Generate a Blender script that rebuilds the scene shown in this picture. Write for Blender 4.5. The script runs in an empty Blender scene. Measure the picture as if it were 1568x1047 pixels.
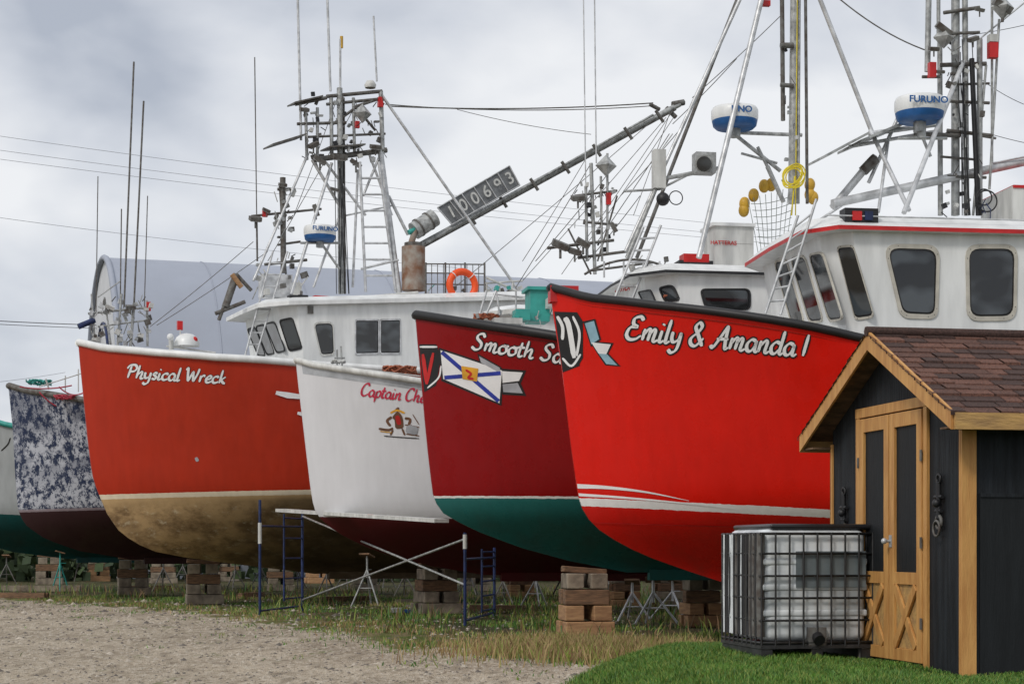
import bpy, bmesh, math, random
import numpy as np
from mathutils import Vector, Matrix
from mathutils.bvhtree import BVHTree
random.seed(7); rng=np.random.default_rng(7)
sc=bpy.context.scene
# survey constants used to convert measurements to metres (camera focal, principal point, eye height)
F=2800.;CX=784.;HY=840.;EYE=1.45
V=Vector
def link(o): sc.collection.objects.link(o)
# ---------------------------------------------------------------- materials
def nn(nt,t,**k):
    n=nt.nodes.new(t)
    for a,b in k.items(): setattr(n,a,b)
    return n
def newmat(name):
    m=bpy.data.materials.new(name); m.use_nodes=True
    nt=m.node_tree; return m,nt,nt.nodes['Principled BSDF']
def mixc(nt,fac,a,b,mode='MIX'):
    n=nn(nt,'ShaderNodeMix',data_type='RGBA',blend_type=mode)
    for i,v in ((0,fac),(6,a),(7,b)):
        if hasattr(v,'default_value') or hasattr(v,'links'): nt.links.new(v,n.inputs[i])
        else: n.inputs[i].default_value=v if i==0 else (*v,1)
    return n.outputs[2]
def noise(nt,scale,detail=4,st=(1,1,1),rough=.55):
    tc=nn(nt,'ShaderNodeTexCoord'); mp=nn(nt,'ShaderNodeMapping'); mp.inputs['Scale'].default_value=st
    nt.links.new(tc.outputs['Object'],mp.inputs[0])
    n=nn(nt,'ShaderNodeTexNoise'); n.inputs['Scale'].default_value=scale; n.inputs['Detail'].default_value=detail; n.inputs['Roughness'].default_value=rough
    nt.links.new(mp.outputs[0],n.inputs['Vector']); return n.outputs['Fac']
def mrange(nt,v,a,b,c=0.,d=1.,clamp=True):
    n=nn(nt,'ShaderNodeMapRange',clamp=clamp); nt.links.new(v,n.inputs[0])
    for i,x in ((1,a),(2,b),(3,c),(4,d)): n.inputs[i].default_value=x
    return n.outputs[0]
def math2(nt,op,a,b):
    n=nn(nt,'ShaderNodeMath',operation=op)
    for i,v in ((0,a),(1,b)):
        if hasattr(v,'links'): nt.links.new(v,n.inputs[i])
        else: n.inputs[i].default_value=v
    return n.outputs[0]
def bumpn(nt,b,h,strength,dist=.02):
    n=nn(nt,'ShaderNodeBump'); n.inputs['Strength'].default_value=strength; n.inputs['Distance'].default_value=dist
    nt.links.new(h,n.inputs['Height']); nt.links.new(n.outputs[0],b.inputs['Normal'])
def mat(name,col,rough=.5,metal=0,var=.15,scale=4,col2=None,st=(1,1,1),bump=0,spec=.5,lo=.35,hi=.65,detail=4):
    m,nt,b=newmat(name)
    c2=col2 or tuple(c*(1-2*var) for c in col)
    f=noise(nt,scale,detail,st)
    c=mixc(nt,mrange(nt,f,lo,hi),c2,col)
    nt.links.new(c,b.inputs['Base Color'])
    b.inputs['Roughness'].default_value=rough; b.inputs['Metallic'].default_value=metal
    b.inputs['Specular IOR Level'].default_value=spec
    if bump: bumpn(nt,b,noise(nt,scale*4,3,st),bump)
    return m
WHITE=mat('white_gelcoat',(.8,.81,.8),.35,var=.09,scale=1.7,st=(2.5,2.5,.5))
WHITED=mat('dirty_white_paint',(.66,.66,.63),.5,var=.17,scale=3,st=(2,2,.4))
FRAMEB=mat('beige_window_frame',(.55,.52,.45),.5,var=.12,scale=6)
GALV=mat('galvanised_steel',(.48,.49,.48),.45,metal=.3,var=.25,scale=9)
ALU=mat('weathered_aluminium',(.68,.69,.70),.4,metal=.3,var=.2,scale=6)
DARKM=mat('dark_weathered_steel',(.16,.16,.15),.6,var=.25,scale=9,col2=(.07,.055,.045))
BLACK=mat('black_rubber',(.014,.014,.016),.5,var=.2)
GLASS=mat('painted_reflection_glass',(.06,.07,.078),.04,var=.4,scale=1.1,spec=.7,col2=(.006,.007,.008),st=(1,1,1.6),lo=.44,hi=.56,detail=2)  # dark and grey patches painted in for reflections and interior
RED=mat('red_trim',(.6,.012,.012),.4)
ORANGE=mat('orange_lifering',(.85,.09,.01),.5,var=.05)
YEL=mat('yellow_rope',(.75,.6,.03),.6)
YELD=mat('yellow_float',(.62,.36,.03),.5)
BLUE=mat('blue_radar_base',(.02,.12,.35),.4)
BLUEP=mat('blue_scaffold_paint',(.012,.03,.12),.5,var=.3,scale=6)
RUST=mat('rusty_exhaust',(.2,.09,.045),.75,scale=3,col2=(.34,.31,.27),bump=.3)
TEAL=mat('teal_paint',(.04,.36,.31),.5)
ROPE=mat('rope_orange_brown',(.4,.12,.06),.8)
CONC=mat('weathered_concrete',(.33,.275,.205),.9,scale=4,col2=(.15,.12,.09),bump=.5)
WOODB=mat('brown_timber',(.25,.14,.075),.8,scale=5,col2=(.1,.06,.035),st=(1,1,6),bump=.4)
WOODL=mat('fresh_timber',(.46,.27,.13),.8,scale=4,col2=(.30,.16,.08),st=(1,1,6),bump=.3)
DECK=mat('deck_grey',(.35,.36,.36),.7)
# ---------------------------------------------------------------- frames + mesh builder
class Frame:
    def __init__(s,name,X0,Y0,Z0,deg,empty=True):
        s.M=Matrix.Translation((X0,Y0,Z0))@Matrix.Rotation(math.radians(deg),4,'Z'); s.I=s.M.inverted()
        s.o=s.I@V((0,0,EYE)); s.R=s.I.to_3x3(); s.e=None
        if empty:
            s.e=bpy.data.objects.new(name,None); link(s.e); s.e.matrix_world=s.M
    def d(s,px,py): return s.R@V(((px-CX)/F,1,(HY-py)/F))
    def hit(s,px,py,p,n):
        d=s.d(px,py); return s.o+d*((V(p)-s.o).dot(n)/d.dot(n))
    def y(s,px,py,y0=0): return s.hit(px,py,(0,y0,0),V((0,1,0)))
    def x(s,px,py,x0=0): return s.hit(px,py,(x0,0,0),V((1,0,0)))
    def S(s,p): return F/(s.M@p).y
class MB:
    def __init__(s): s.v=[];s.f=[];s.m=[];s.sm=[];s.mats=[]
    def mi(s,m):
        if m not in s.mats: s.mats.append(m)
        return s.mats.index(m)
    def add(s,vs,fs,m,smooth=False):
        b=len(s.v); s.v+=[tuple(v) for v in vs]; k=s.mi(m)
        for f in fs: s.f.append(tuple(b+i for i in f)); s.m.append(k); s.sm.append(smooth)
    def box(s,c,size,m,R=None):
        c=V(c); vs=[]
        for i in (-.5,.5):
            for j in (-.5,.5):
                for k in (-.5,.5):
                    p=V((i*size[0],j*size[1],k*size[2]))
                    if R: p=R@p
                    vs.append(c+p)
        s.add(vs,[(0,1,3,2),(4,6,7,5),(0,4,5,1),(2,3,7,6),(0,2,6,4),(1,5,7,3)],m)
    def bb(s,x0,x1,y0,y1,z0,z1,m): s.box(((x0+x1)/2,(y0+y1)/2,(z0+z1)/2),(abs(x1-x0),abs(y1-y0),abs(z1-z0)),m)
    def path(s,pts,r,m,n=6,cap=True,smooth=True):
        pts=[V(p) for p in pts]; vs=[];fs=[]
        rs=r if isinstance(r,(list,tuple)) else [r]*len(pts)
        for i,p in enumerate(pts):
            t=(pts[min(i+1,len(pts)-1)]-pts[max(i-1,0)])
            if t.length<1e-9: t=V((0,0,1))
            t.normalize(); up=V((0,0,1)) if abs(t.z)<.95 else V((1,0,0))
            a=t.cross(up).normalized(); b=t.cross(a)
            for k in range(n):
                w=2*math.pi*k/n; vs.append(p+(a*math.cos(w)+b*math.sin(w))*rs[i])
        for i in range(len(pts)-1):
            for k in range(n): fs.append((i*n+k,i*n+(k+1)%n,(i+1)*n+(k+1)%n,(i+1)*n+k))
        s.add(vs,fs,m,smooth)
        if cap: s.add(vs[:n],[tuple(range(n))],m); s.add(vs[-n:],[tuple(range(n))],m)
    def tube(s,a,b,r,m,n=6,r2=None): s.path([a,b],[r,r2 if r2 is not None else r],m,n)
    def lathe(s,c,prof,m,n=24,smooth=True):
        c=V(c);vs=[];fs=[]
        for r,z in prof:
            for k in range(n):
                w=2*math.pi*k/n; vs.append(c+V((r*math.cos(w),r*math.sin(w),z)))
        for i in range(len(prof)-1):
            for k in range(n): fs.append((i*n+k,i*n+(k+1)%n,(i+1)*n+(k+1)%n,(i+1)*n+k))
        s.add(vs,fs,m,smooth)
    def sphere(s,c,r,m,st=(1,1,1)):
        c=V(c);vs=[];fs=[];n=12;h=8
        for i in range(h+1):
            a=math.pi*i/h
            for k in range(n):
                w=2*math.pi*k/n; vs.append(c+V((r*st[0]*math.sin(a)*math.cos(w),r*st[1]*math.sin(a)*math.sin(w),r*st[2]*math.cos(a))))
        for i in range(h):
            for k in range(n): fs.append((i*n+k,i*n+(k+1)%n,(i+1)*n+(k+1)%n,(i+1)*n+k))
        s.add(vs,fs,m,True)
    def torus(s,c,R,r,m,ax1,ax2,n=28,k=8):
        c=V(c);ax1=V(ax1);ax2=V(ax2);ax3=ax1.cross(ax2);vs=[];fs=[]
        for i in range(n):
            a=2*math.pi*i/n; d=ax1*math.cos(a)+ax2*math.sin(a)
            for j in range(k):
                b=2*math.pi*j/k; vs.append(c+d*(R+r*math.cos(b))+ax3*(r*math.sin(b)))
        for i in range(n):
            for j in range(k): fs.append((i*k+j,((i+1)%n)*k+j,((i+1)%n)*k+(j+1)%k,i*k+(j+1)%k))
        s.add(vs,fs,m,True)
    def build(s,name,fr=None,bevel=0):
        me=bpy.data.meshes.new(name); me.from_pydata(s.v,[],s.f)
        for m in s.mats: me.materials.append(m)
        me.polygons.foreach_set('material_index',s.m); me.polygons.foreach_set('use_smooth',s.sm); me.update()
        o=bpy.data.objects.new(name,me); link(o)
        if fr:
            if fr.e: o.parent=fr.e
            else: o.matrix_world=fr.M
        if bevel:
            md=o.modifiers.new('bevel','BEVEL'); md.width=bevel; md.segments=2; md.limit_method='ANGLE'
        return o
def text(fr,name,body,p,size,m,rotx=90,rotz=0,shear=0,bold=.015):
    cu=bpy.data.curves.new(name,'FONT'); cu.body=body; cu.size=size; cu.extrude=.002; cu.align_x='CENTER'; cu.align_y='CENTER'; cu.shear=shear; cu.offset=size*bold
    cu.materials.append(m); o=bpy.data.objects.new(name,cu); link(o); o.parent=fr.e
    o.location=p; o.rotation_euler=(math.radians(rotx),0,math.radians(rotz)); return o
# ---------------------------------------------------------------- hull
def hull_mat(name,bands,slope,rough=.3,kind='',dirt=1.,spec=.25):
    m,nt,b=newmat(name)
    tc=nn(nt,'ShaderNodeTexCoord'); sp=nn(nt,'ShaderNodeSeparateXYZ'); nt.links.new(tc.outputs['Object'],sp.inputs[0])
    h=math2(nt,'SUBTRACT',sp.outputs[2],math2(nt,'MULTIPLY',sp.outputs[0],slope))
    h=math2(nt,'ADD',h,mrange(nt,noise(nt,9,2),0,1,-.012,.012))
    hm=h
    h=math2(nt,'DIVIDE',h,10.)
    cr=nn(nt,'ShaderNodeValToRGB'); cr.color_ramp.interpolation='CONSTANT'; nt.links.new(h,cr.inputs[0])
    els=cr.color_ramp.elements
    els[0].position=0; els[0].color=(*bands[0][1],1); els[1].position=bands[1][0]/10; els[1].color=(*bands[1][1],1)
    for z,c in bands[2:]:
        e=els.new(z/10); e.color=(*c,1)
    c=cr.outputs[0]
    d1=mrange(nt,noise(nt,.9,5),.3,.7,1-.13*dirt,1.03,False)
    st=mrange(nt,noise(nt,2.2,4,(3,3,.25)),.35,.7,1.02,1-.09*dirt)
    g=nn(nt,'ShaderNodeCombineColor'); k=math2(nt,'MULTIPLY',d1,st)
    for i in range(3): nt.links.new(k,g.inputs[i])
    c=mixc(nt,1.,c,g.outputs[0],'MULTIPLY')
    sc_=mrange(nt,noise(nt,7,8,(.6,.6,1.4),.7),.67,.73)
    c=mixc(nt,math2(nt,'MULTIPLY',sc_,.10*dirt),c,(.5,.42,.38))
    B0=bands[1][0]
    gl_=math2(nt,'MULTIPLY',mrange(nt,hm,B0+.02,B0-.7),mrange(nt,noise(nt,1.6,7,(1,1,.6),.65),.42,.66))
    c=mixc(nt,math2(nt,'MULTIPLY',gl_,.35),c,(.05,.035,.025))
    if kind=='worn':
        w=mrange(nt,noise(nt,4.2,10,(1.2,1.2,.9),.85),.48,.52)
        w2=mrange(nt,noise(nt,1.0,4,(1,1,1.3)),.34,.56)
        hi=mrange(nt,hm,B0+.06,B0+.14)
        wl=mrange(nt,hm,B0+1.6,B0+.6,.45,1.)
        c=mixc(nt,math2(nt,'MULTIPLY',math2(nt,'MULTIPLY',w,hi),math2(nt,'MAXIMUM',w2,wl)),c,(.46,.48,.53))
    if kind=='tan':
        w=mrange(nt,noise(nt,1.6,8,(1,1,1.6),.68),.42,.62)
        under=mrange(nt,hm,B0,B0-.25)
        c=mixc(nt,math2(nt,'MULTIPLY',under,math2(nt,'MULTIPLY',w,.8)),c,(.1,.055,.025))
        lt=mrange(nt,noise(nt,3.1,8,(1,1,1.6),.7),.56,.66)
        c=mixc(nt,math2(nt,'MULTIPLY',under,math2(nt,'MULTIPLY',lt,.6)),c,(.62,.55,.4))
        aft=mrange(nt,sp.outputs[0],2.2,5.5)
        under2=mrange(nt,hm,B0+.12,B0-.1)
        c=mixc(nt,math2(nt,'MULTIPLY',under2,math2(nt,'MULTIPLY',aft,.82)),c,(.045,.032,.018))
    nt.links.new(c,b.inputs['Base Color'])
    rr=mrange(nt,noise(nt,3,5),.3,.7,rough-.05,rough+.15); nt.links.new(rr,b.inputs['Roughness'])
    b.inputs['Specular IOR Level'].default_value=spec
    bumpn(nt,b,noise(nt,1.1,2),.06,.03)
    return m
class Hull: pass
def make_hull(fr,stem,sheer,L,B,boot,below,stripe,above,stripe_px=6,rough=.3,kind='',rail=BLACK,rail_r=.06,Ld=4.,dirt=1.):
    H=Hull()
    sp=[fr.y(px,py,0) for px,py in stem]
    sz=np.array([p.z for p in sp])[::-1]; sx=np.array([p.x for p in sp])[::-1]
    for i in range(1,len(sz)): sz[i]=max(sz[i],sz[i-1]+1e-3)
    ztop=sz[-1]; zk=sz[0]; x0=sx[-1]
    hbS=lambda x: B*(1-(1-min(max((x-x0)/Ld,0),1))**2.1)
    hx=[];hz=[]
    for px,py in sheer:
        x=x0+.1
        for _ in range(25):
            p=fr.y(px,py,-hbS(x)); x=.5*x+.5*max(p.x,x0)
        hx.append(x);hz.append(p.z)
    hx[0]=x0; hz[0]=ztop
    sl=(hz[-1]-hz[-2])/(hx[-1]-hx[-2]+1e-6)
    xe=hx[-1]; hx+= [xe+1.5,xe+3.5,max(L,xe+4)]; z=hz[-1]; hz+=[z+sl*.9,z+sl*1.4,z+sl*1.3]
    zsh=lambda x: float(np.interp(x,hx,hz))
    qs=[(i/26)**1.35 for i in range(27)]; ss=[(i/44)**1.5 for i in range(45)]
    def prof(q): return (.05+.95*(1-(1-min(q/.42,1))**2.2))*(.9+.1*q)
    rows=[]
    for q in qs:
        x=float(sx[-1])
        for _ in range(40):
            zz=zk+q*(zsh(x)-zk); x=.5*x+.5*float(np.interp(zz,sz,sx))
        Lq=8-(8-Ld)*q**.8
        row=[]
        for t in ss:
            X=x+t*(L-x); d=X-x; y=prof(q)*B*(1-(1-min(d/Lq,1))**2.1)+.03*min(1,q*3)
            row.append((X,y,zk+q*(zsh(X)-zk)))
        rows.append(row)
    nq=len(qs);ns=len(ss)
    port=[V((x,-y,z)) for r in rows for x,y,z in r]; star=[V((x,y,z)) for r in rows for x,y,z in r]
    g=[(i*ns+j,i*ns+j+1,(i+1)*ns+j+1,(i+1)*ns+j) for i in range(nq-1) for j in range(ns-1)]
    H.bvh=BVHTree.FromPolygons(port,g)
    def cast(px,py,off=0.):
        for k in range(12):
            l,n,_,_=H.bvh.ray_cast(fr.o,fr.d(px+k,py).normalized())
            if l is not None: break
        if l is None: return None
        if n.dot(fr.d(px,py))>0: n=-n
        return l+n*off
    H.cast=cast; H.fr=fr
    a=cast(*boot[0]);b=cast(*boot[1]); slope=(b.z-a.z)/(b.x-a.x); z0=a.z-slope*a.x
    S=fr.S(a)
    sh=[(0,below)]
    if stripe: sh+=[(z0-stripe_px/2/S,stripe),(z0+stripe_px/2/S,above)]
    else: sh+=[(z0,above)]
    hm=hull_mat('hull_paint',sh,slope,rough,kind,dirt)
    mb=MB(); mb.add(port,g,hm,True); mb.add(star,[f[::-1] for f in g],hm,True)
    st=[(port[i*ns],star[i*ns]) for i in range(nq)]
    vs=[p for ab in st for p in ab]; mb.add(vs,[(2*i,2*i+1,2*i+3,2*i+2) for i in range(nq-1)],hm,True)
    vs=[p for j in range(ns) for p in (port[j],star[j])]; mb.add(vs,[(2*j,2*j+1,2*j+3,2*j+2) for j in range(ns-1)],hm,True)
    vs=[p for i in range(nq) for p in (port[i*ns+ns-1],star[i*ns+ns-1])]; mb.add(vs,[(2*i,2*i+1,2*i+3,2*i+2) for i in range(nq-1)],hm)
    dv=[]
    for j in range(ns):
        x,y,z=rows[-1][j]; dv+= [(x,-y+.02,z-.12),(x,0,z-.06),(x,y-.02,z-.12)]
    mb.add(dv,[(3*j+k,3*j+k+1,3*j+k+4,3*j+k+3) for j in range(ns-1) for k in range(2)],DECK)
    rp=[V((x,-y,z)) for x,y,z in rows[-1]]; rs=[V((x,y,z)) for x,y,z in rows[-1]]
    mb.path(rp,rail_r,rail,8); mb.path(rs,rail_r,rail,8)
    mb.bb(float(sx[0])+.4,L-.3,-.09,.09,zk-.14,zk+.05,hm)
    mb.build('hull',fr); H.zsh=zsh; H.L=L; H.rows=rows; H.zk=zk
    return H
def patch(H,mb,c,m,off=.006,nu=8,nv=5):
    vs=[]
    for i in range(nu+1):
        for j in range(nv+1):
            u=i/nu;v=j/nv
            px=(c[0][0]*(1-u)+c[1][0]*u)*(1-v)+(c[3][0]*(1-u)+c[2][0]*u)*v
            py=(c[0][1]*(1-u)+c[1][1]*u)*(1-v)+(c[3][1]*(1-u)+c[2][1]*u)*v
            p=H.cast(px,py,off)
            if p is None: return
            vs.append(p)
    mb.add(vs,[(i*(nv+1)+j,(i+1)*(nv+1)+j,(i+1)*(nv+1)+j+1,i*(nv+1)+j+1) for i in range(nu) for j in range(nv)],m,True)
def smooth_pts(p,k=6):
    if len(p)<3: return [tuple(np.array(p[0])*(1-t)+np.array(p[-1])*t) for t in np.linspace(0,1,k)]
    out=[];P=[np.array(q,float) for q in p]; P=[2*P[0]-P[1]]+P+[2*P[-1]-P[-2]]
    for i in range(1,len(P)-2):
        for t in np.linspace(0,1,k,endpoint=False):
            a,b,c,d=P[i-1:i+3]
            out.append(tuple(.5*((2*b)+(-a+c)*t+(2*a-5*b+4*c-d)*t*t+(-a+3*b-3*c+d)*t**3)))
    out.append(tuple(P[-2])); return out
def ribbon(H,mb,pts,w,m,off=.008,pen=None,sm=True,taper=True,endw=None):
    pts=smooth_pts(pts) if sm else pts
    vs=[]
    n=len(pts)
    for i,p in enumerate(pts):
        a=np.array(pts[max(i-1,0)]);b=np.array(pts[min(i+1,n-1)]); t=b-a; l=math.hypot(*t) or 1; t=t/l
        ww=w
        if endw is not None: ww=w+(endw-w)*i/(n-1)
        if pen: ww=pen[0]+(pen[1]-pen[0])*abs(t[0]*math.sin(math.radians(35))+t[1]*math.cos(math.radians(35)))
        if taper and endw is None and (i==0 or i==n-1): ww*=.6
        for s in (-1,1):
            q=(p[0]-t[1]*ww/2*s,p[1]+t[0]*ww/2*s); r=H.cast(q[0],q[1],off)
            if r is None: return
            vs.append(r)
    mb.add(vs,[(2*i,2*i+1,2*i+3,2*i+2) for i in range(n-1)],m,True)
GL={
'a':(.5,[[(.38,.45),(.2,.5),(.05,.3),(.08,.05),(.22,.0),(.36,.2),(.4,.48)],[(.4,.48),(.38,.1),(.45,.0),(.55,.08)]]),
'c':(.42,[[(.38,.4),(.28,.5),(.1,.4),(.05,.15),(.18,0),(.42,.1)]]),
'd':(.54,[[(.38,.45),(.2,.5),(.05,.3),(.08,.05),(.22,.0),(.38,.2)],[(.46,1),(.42,.4),(.4,.08),(.47,0),(.56,.08)]]),
'e':(.42,[[(.06,.22),(.3,.3),(.34,.45),(.22,.5),(.07,.3),(.1,.05),(.22,0),(.4,.1)]]),
'f':(.35,[[(.42,.9),(.32,1),(.22,.8),(.12,-.2),(.02,-.35)],[(.02,.5),(.36,.52)]]),
'g':(.48,[[(.38,.45),(.2,.5),(.05,.3),(.08,.08),(.22,.05),(.38,.2)],[(.4,.5),(.34,-.2),(.15,-.38),(.0,-.25)]]),
'h':(.5,[[(.14,1),(.06,0)],[(.1,.25),(.28,.5),(.36,.42),(.32,.08),(.4,0),(.5,.08)]]),
'i':(.24,[[(.1,.5),(.06,.1),(.12,0),(.24,.08)],[(.11,.72),(.13,.8)]]),
'k':(.44,[[(.14,1),(.06,0)],[(.38,.5),(.12,.24)],[(.12,.26),(.3,.04),(.42,.02)]]),
'l':(.24,[[(.14,1),(.07,.15),(.12,0),(.24,.08)]]),
'm':(.66,[[(.08,.5),(.04,0)],[(.07,.25),(.22,.5),(.3,.42),(.26,0)],[(.28,.25),(.42,.5),(.5,.42),(.47,.08),(.54,0),(.66,.08)]]),
'n':(.48,[[(.08,.5),(.04,0)],[(.07,.25),(.24,.5),(.33,.42),(.3,.08),(.37,0),(.48,.08)]]),
'o':(.46,[[(.22,.5),(.06,.32),(.08,.05),(.22,0),(.38,.15),(.36,.42),(.22,.5),(.3,.46),(.48,.5)]]),
'p':(.44,[[(.1,.5),(.02,-.4)],[(.08,.35),(.25,.5),(.38,.38),(.32,.08),(.16,0),(.06,.1)]]),
'r':(.36,[[(.08,.5),(.04,0)],[(.07,.3),(.2,.5),(.34,.46)]]),
's':(.38,[[(.34,.45),(.2,.5),(.12,.38),(.28,.2),(.24,.02),(.04,.05)]]),
't':(.3,[[(.16,.85),(.08,.12),(.16,0),(.28,.08)],[(.0,.54),(.32,.56)]]),
'y':(.46,[[(.06,.5),(.06,.2),(.16,.06),(.34,.2),(.4,.5)],[(.4,.5),(.34,-.2),(.15,-.4),(.0,-.28)]]),
'E':(.64,[[(.58,.85),(.45,1),(.22,.9),(.22,.65),(.42,.55)],[(.42,.55),(.12,.5),(.02,.2),(.15,0),(.4,.02),(.6,.2)]]),
'A':(.68,[[(-.05,.1),(.05,0),(.25,.4),(.5,1)],[(.5,1),(.5,.4),(.54,0),(.66,.06)],[(.14,.38),(.6,.42)]]),
'P':(.58,[[(.22,.95),(.12,0)],[(-.02,.7),(.12,.95),(.42,1),(.56,.8),(.46,.55),(.2,.48)]]),
'W':(.86,[[(-.04,.85),(.06,1),(.12,.5),(.2,0)],[(.2,0),(.42,.8)],[(.42,.8),(.46,.4),(.52,0)],[(.52,0),(.7,.6),(.76,1)]]),
'C':(.58,[[(.52,.8),(.45,1),(.2,.9),(.04,.5),(.08,.12),(.28,0),(.55,.2)]]),
'S':(.6,[[(.54,.8),(.42,1),(.22,.9),(.2,.68),(.42,.42),(.4,.12),(.2,0),(.0,.15)]]),
'&':(.64,[[(.55,.0),(.3,.5),(.16,.8),(.28,1),(.4,.85),(.3,.6),(.06,.3),(.1,.05),(.3,0),(.55,.35)]]),
'1':(.2,[[(.08,.95),(.02,.02)]]),' ':(.3,[])}
def script(H,mb,txt,p0,p1,cap,m,pen,outline=None,off=.008):
    W=sum(GL[c][0] for c in txt); dx=(p1[0]-p0[0])/W; dy=(p1[1]-p0[1])/W
    layers=[(m,pen,off+.006)]
    if outline: layers.insert(0,(outline[0],(pen[0]+outline[1],pen[1]+outline[1]),off))
    for mm,pn,of in layers:
        u=0
        for ch in txt:
            a,sts=GL[ch]
            for s in sts:
                pts=[]
                for gx,gy in s:
                    U=u+gx; pts.append((p0[0]+U*dx+gy*cap*.22,p0[1]+U*dy-gy*cap))
                ribbon(H,mb,pts,0,mm,of,pen=pn)
            u+=a
# ---------------------------------------------------------------- superstructure parts
def rquad(P,r=.28,k=4):
    out=[];n=4
    for i in range(4):
        a=P[i-1];b=P[i];c=P[(i+1)%4]
        L=min((a-b).length,(c-b).length)*r
        s=b+(a-b).normalized()*L;e=b+(c-b).normalized()*L
        for t in np.linspace(0,1,k+1): out.append(s*(1-t)**2+b*2*t*(1-t)+e*t*t)
    return out
def window(fr,mb,face,quad,frame=WHITED,r=.28,fw=.07,proud=.02,glass=GLASS):
    p,n=face
    P=[fr.hit(px,py,p,n) for px,py in quad]
    if n.dot(fr.d(*quad[0]))>0: n=-n
    I=rquad(P,r); c=sum(I,V())/len(I)
    O=[q+(q-c).normalized()*fw for q in I]; k=len(I)
    vs=[q-n*.01 for q in O]+[q+n*proud for q in O]+[q+n*proud for q in I]+[q+n*.006 for q in I]
    mb.add(vs,[(a*k+i,a*k+(i+1)%k,(a+1)*k+(i+1)%k,(a+1)*k+i) for a in range(3) for i in range(k)],frame)
    G=[q+(c-q).normalized()*.03 for q in I]
    mb.add([q+n*.006 for q in I]+[q+n*.014 for q in G],[(i,(i+1)%k,k+(i+1)%k,k+i) for i in range(k)],BLACK)
    mb.add([q+n*.009 for q in G],[tuple(range(k))],glass)
    for i in range(0,k,2):
        q=(I[i]+O[i])/2+n*(proud+.002); t=n.orthogonal().normalized()*.009; u_=n.cross(t); mb.add([q-t,q-u_,q+t,q+u_],[(0,1,2,3)],DARKM)
def cabin(fr,w,fw,xfT,xfB,cx,xa,zb,zt,rs=0.,wall=WHITE,fascia=WHITE,rooftop=WHITE,ov=.28,th=.1,name='wheelhouse',camber=.16):
    mb=MB()
    bot=[V((xa,-w,zb)),V((xfB+cx,-w,zb)),V((xfB,-fw,zb)),V((xfB,fw,zb)),V((xfB+cx,w,zb)),V((xa,w,zb))]
    zz=lambda x: zt+rs*(x-xfT)
    top=[V((x,y,zz(x))) for x,y in ((xa,-w),(xfT+cx,-w),(xfT,-fw),(xfT,fw),(xfT+cx,w),(xa,w))]
    mb.add(bot+top,[(i,(i+1)%6,6+(i+1)%6,6+i) for i in range(6)],wall)
    o=[(xa+.2,-w-.16),(xfT+cx-.25,-w-.16),(xfT-ov,-fw-.06),(xfT-ov-.04,0),(xfT-ov,fw+.06),(xfT+cx-.25,w+.16),(xa+.2,w+.16)]
    k=len(o); cxm=(xa+xfT)/2
    z0=lambda x: zz(x)-.02
    A=[V((x,y,z0(x))) for x,y in o]; Bt=[V((x,y,z0(x)+th)) for x,y in o]
    C=[V((cxm+(x-cxm)*.93,y*.8,z0(x)+th+camber*.75)) for x,y in o]; D=[V((cxm+(x-cxm)*.85,y*.3,z0(x)+th+camber)) for x,y in o]
    mb.add(A+Bt,[(i,(i+1)%k,k+(i+1)%k,k+i) for i in range(k)],fascia); mb.add(A,[tuple(range(k))],wall)
    mb.add(Bt+C+D,[(a*k+i,a*k+(i+1)%k,(a+1)*k+(i+1)%k,(a+1)*k+i) for a in range(2) for i in range(k)]+[tuple(range(2*k,3*k))],rooftop)
    def pl(i):
        a,b,c=bot[i],bot[i+1],top[i]; return (a,(b-a).cross(c-a).normalized())
    return mb,{'side':pl(0),'corner':pl(1),'front':pl(2)}
def rig(fr,mb,L,m=GALV,y=0,n=6):
    for t in L:
        x1,y1,x2,y2,w=t[:5]; ya=t[5] if len(t)>5 else y; yb=t[6] if len(t)>6 else ya
        a=fr.y(x1,y1,ya);b=fr.y(x2,y2,yb); mb.tube(a,b,max(w/2/fr.S(a),.003),m,n)
def wire(fr,mb,x1,y1,x2,y2,sag=6,w=1.2,m=BLACK,y=0,yb=None):
    yb=y if yb is None else yb
    pts=[]
    for i in range(13):
        t=i/12; pts.append(fr.y(x1+(x2-x1)*t,y1+(y2-y1)*t+sag*4*t*(1-t),y+(yb-y)*t))
    mb.path(pts,w/2/fr.S(pts[0]),m,5)
def ladder(fr,mb,a0,a1,b0,b1,n,w,m=ALU,y=0):
    rig(fr,mb,[(*a0,*a1,w),(*b0,*b1,w)],m,y)
    for i in range(1,n):
        t=i/n; rig(fr,mb,[(a0[0]+(a1[0]-a0[0])*t,a0[1]+(a1[1]-a0[1])*t,b0[0]+(b1[0]-b0[0])*t,b0[1]+(b1[1]-b0[1])*t,w*.8)],m,y)
def pbox(fr,mb,x0,y0,x1,y1,m,y=0,depth=.3):
    a=fr.y(x0,y0,y);b=fr.y(x1,y1,y); mb.bb(a.x,b.x,y,y+depth,b.z,a.z,m)
def flood(fr,mb,px,py,s,m=DARKM,y=0,tilt=-35):
    p=fr.y(px,py,y); k=s/fr.S(p)
    R=Matrix.Rotation(math.radians(tilt),3,'Y')@Matrix.Rotation(math.radians(20),3,'X')
    mb.box(p,(k,k*.7,k*.35),m,R); mb.box(p+R@V((0,0,-k*.2)),(k*.85,k*.55,k*.06),ALU,R); mb.tube(p,p+V((0,0,-k*.8)),k*.08,m)
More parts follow.
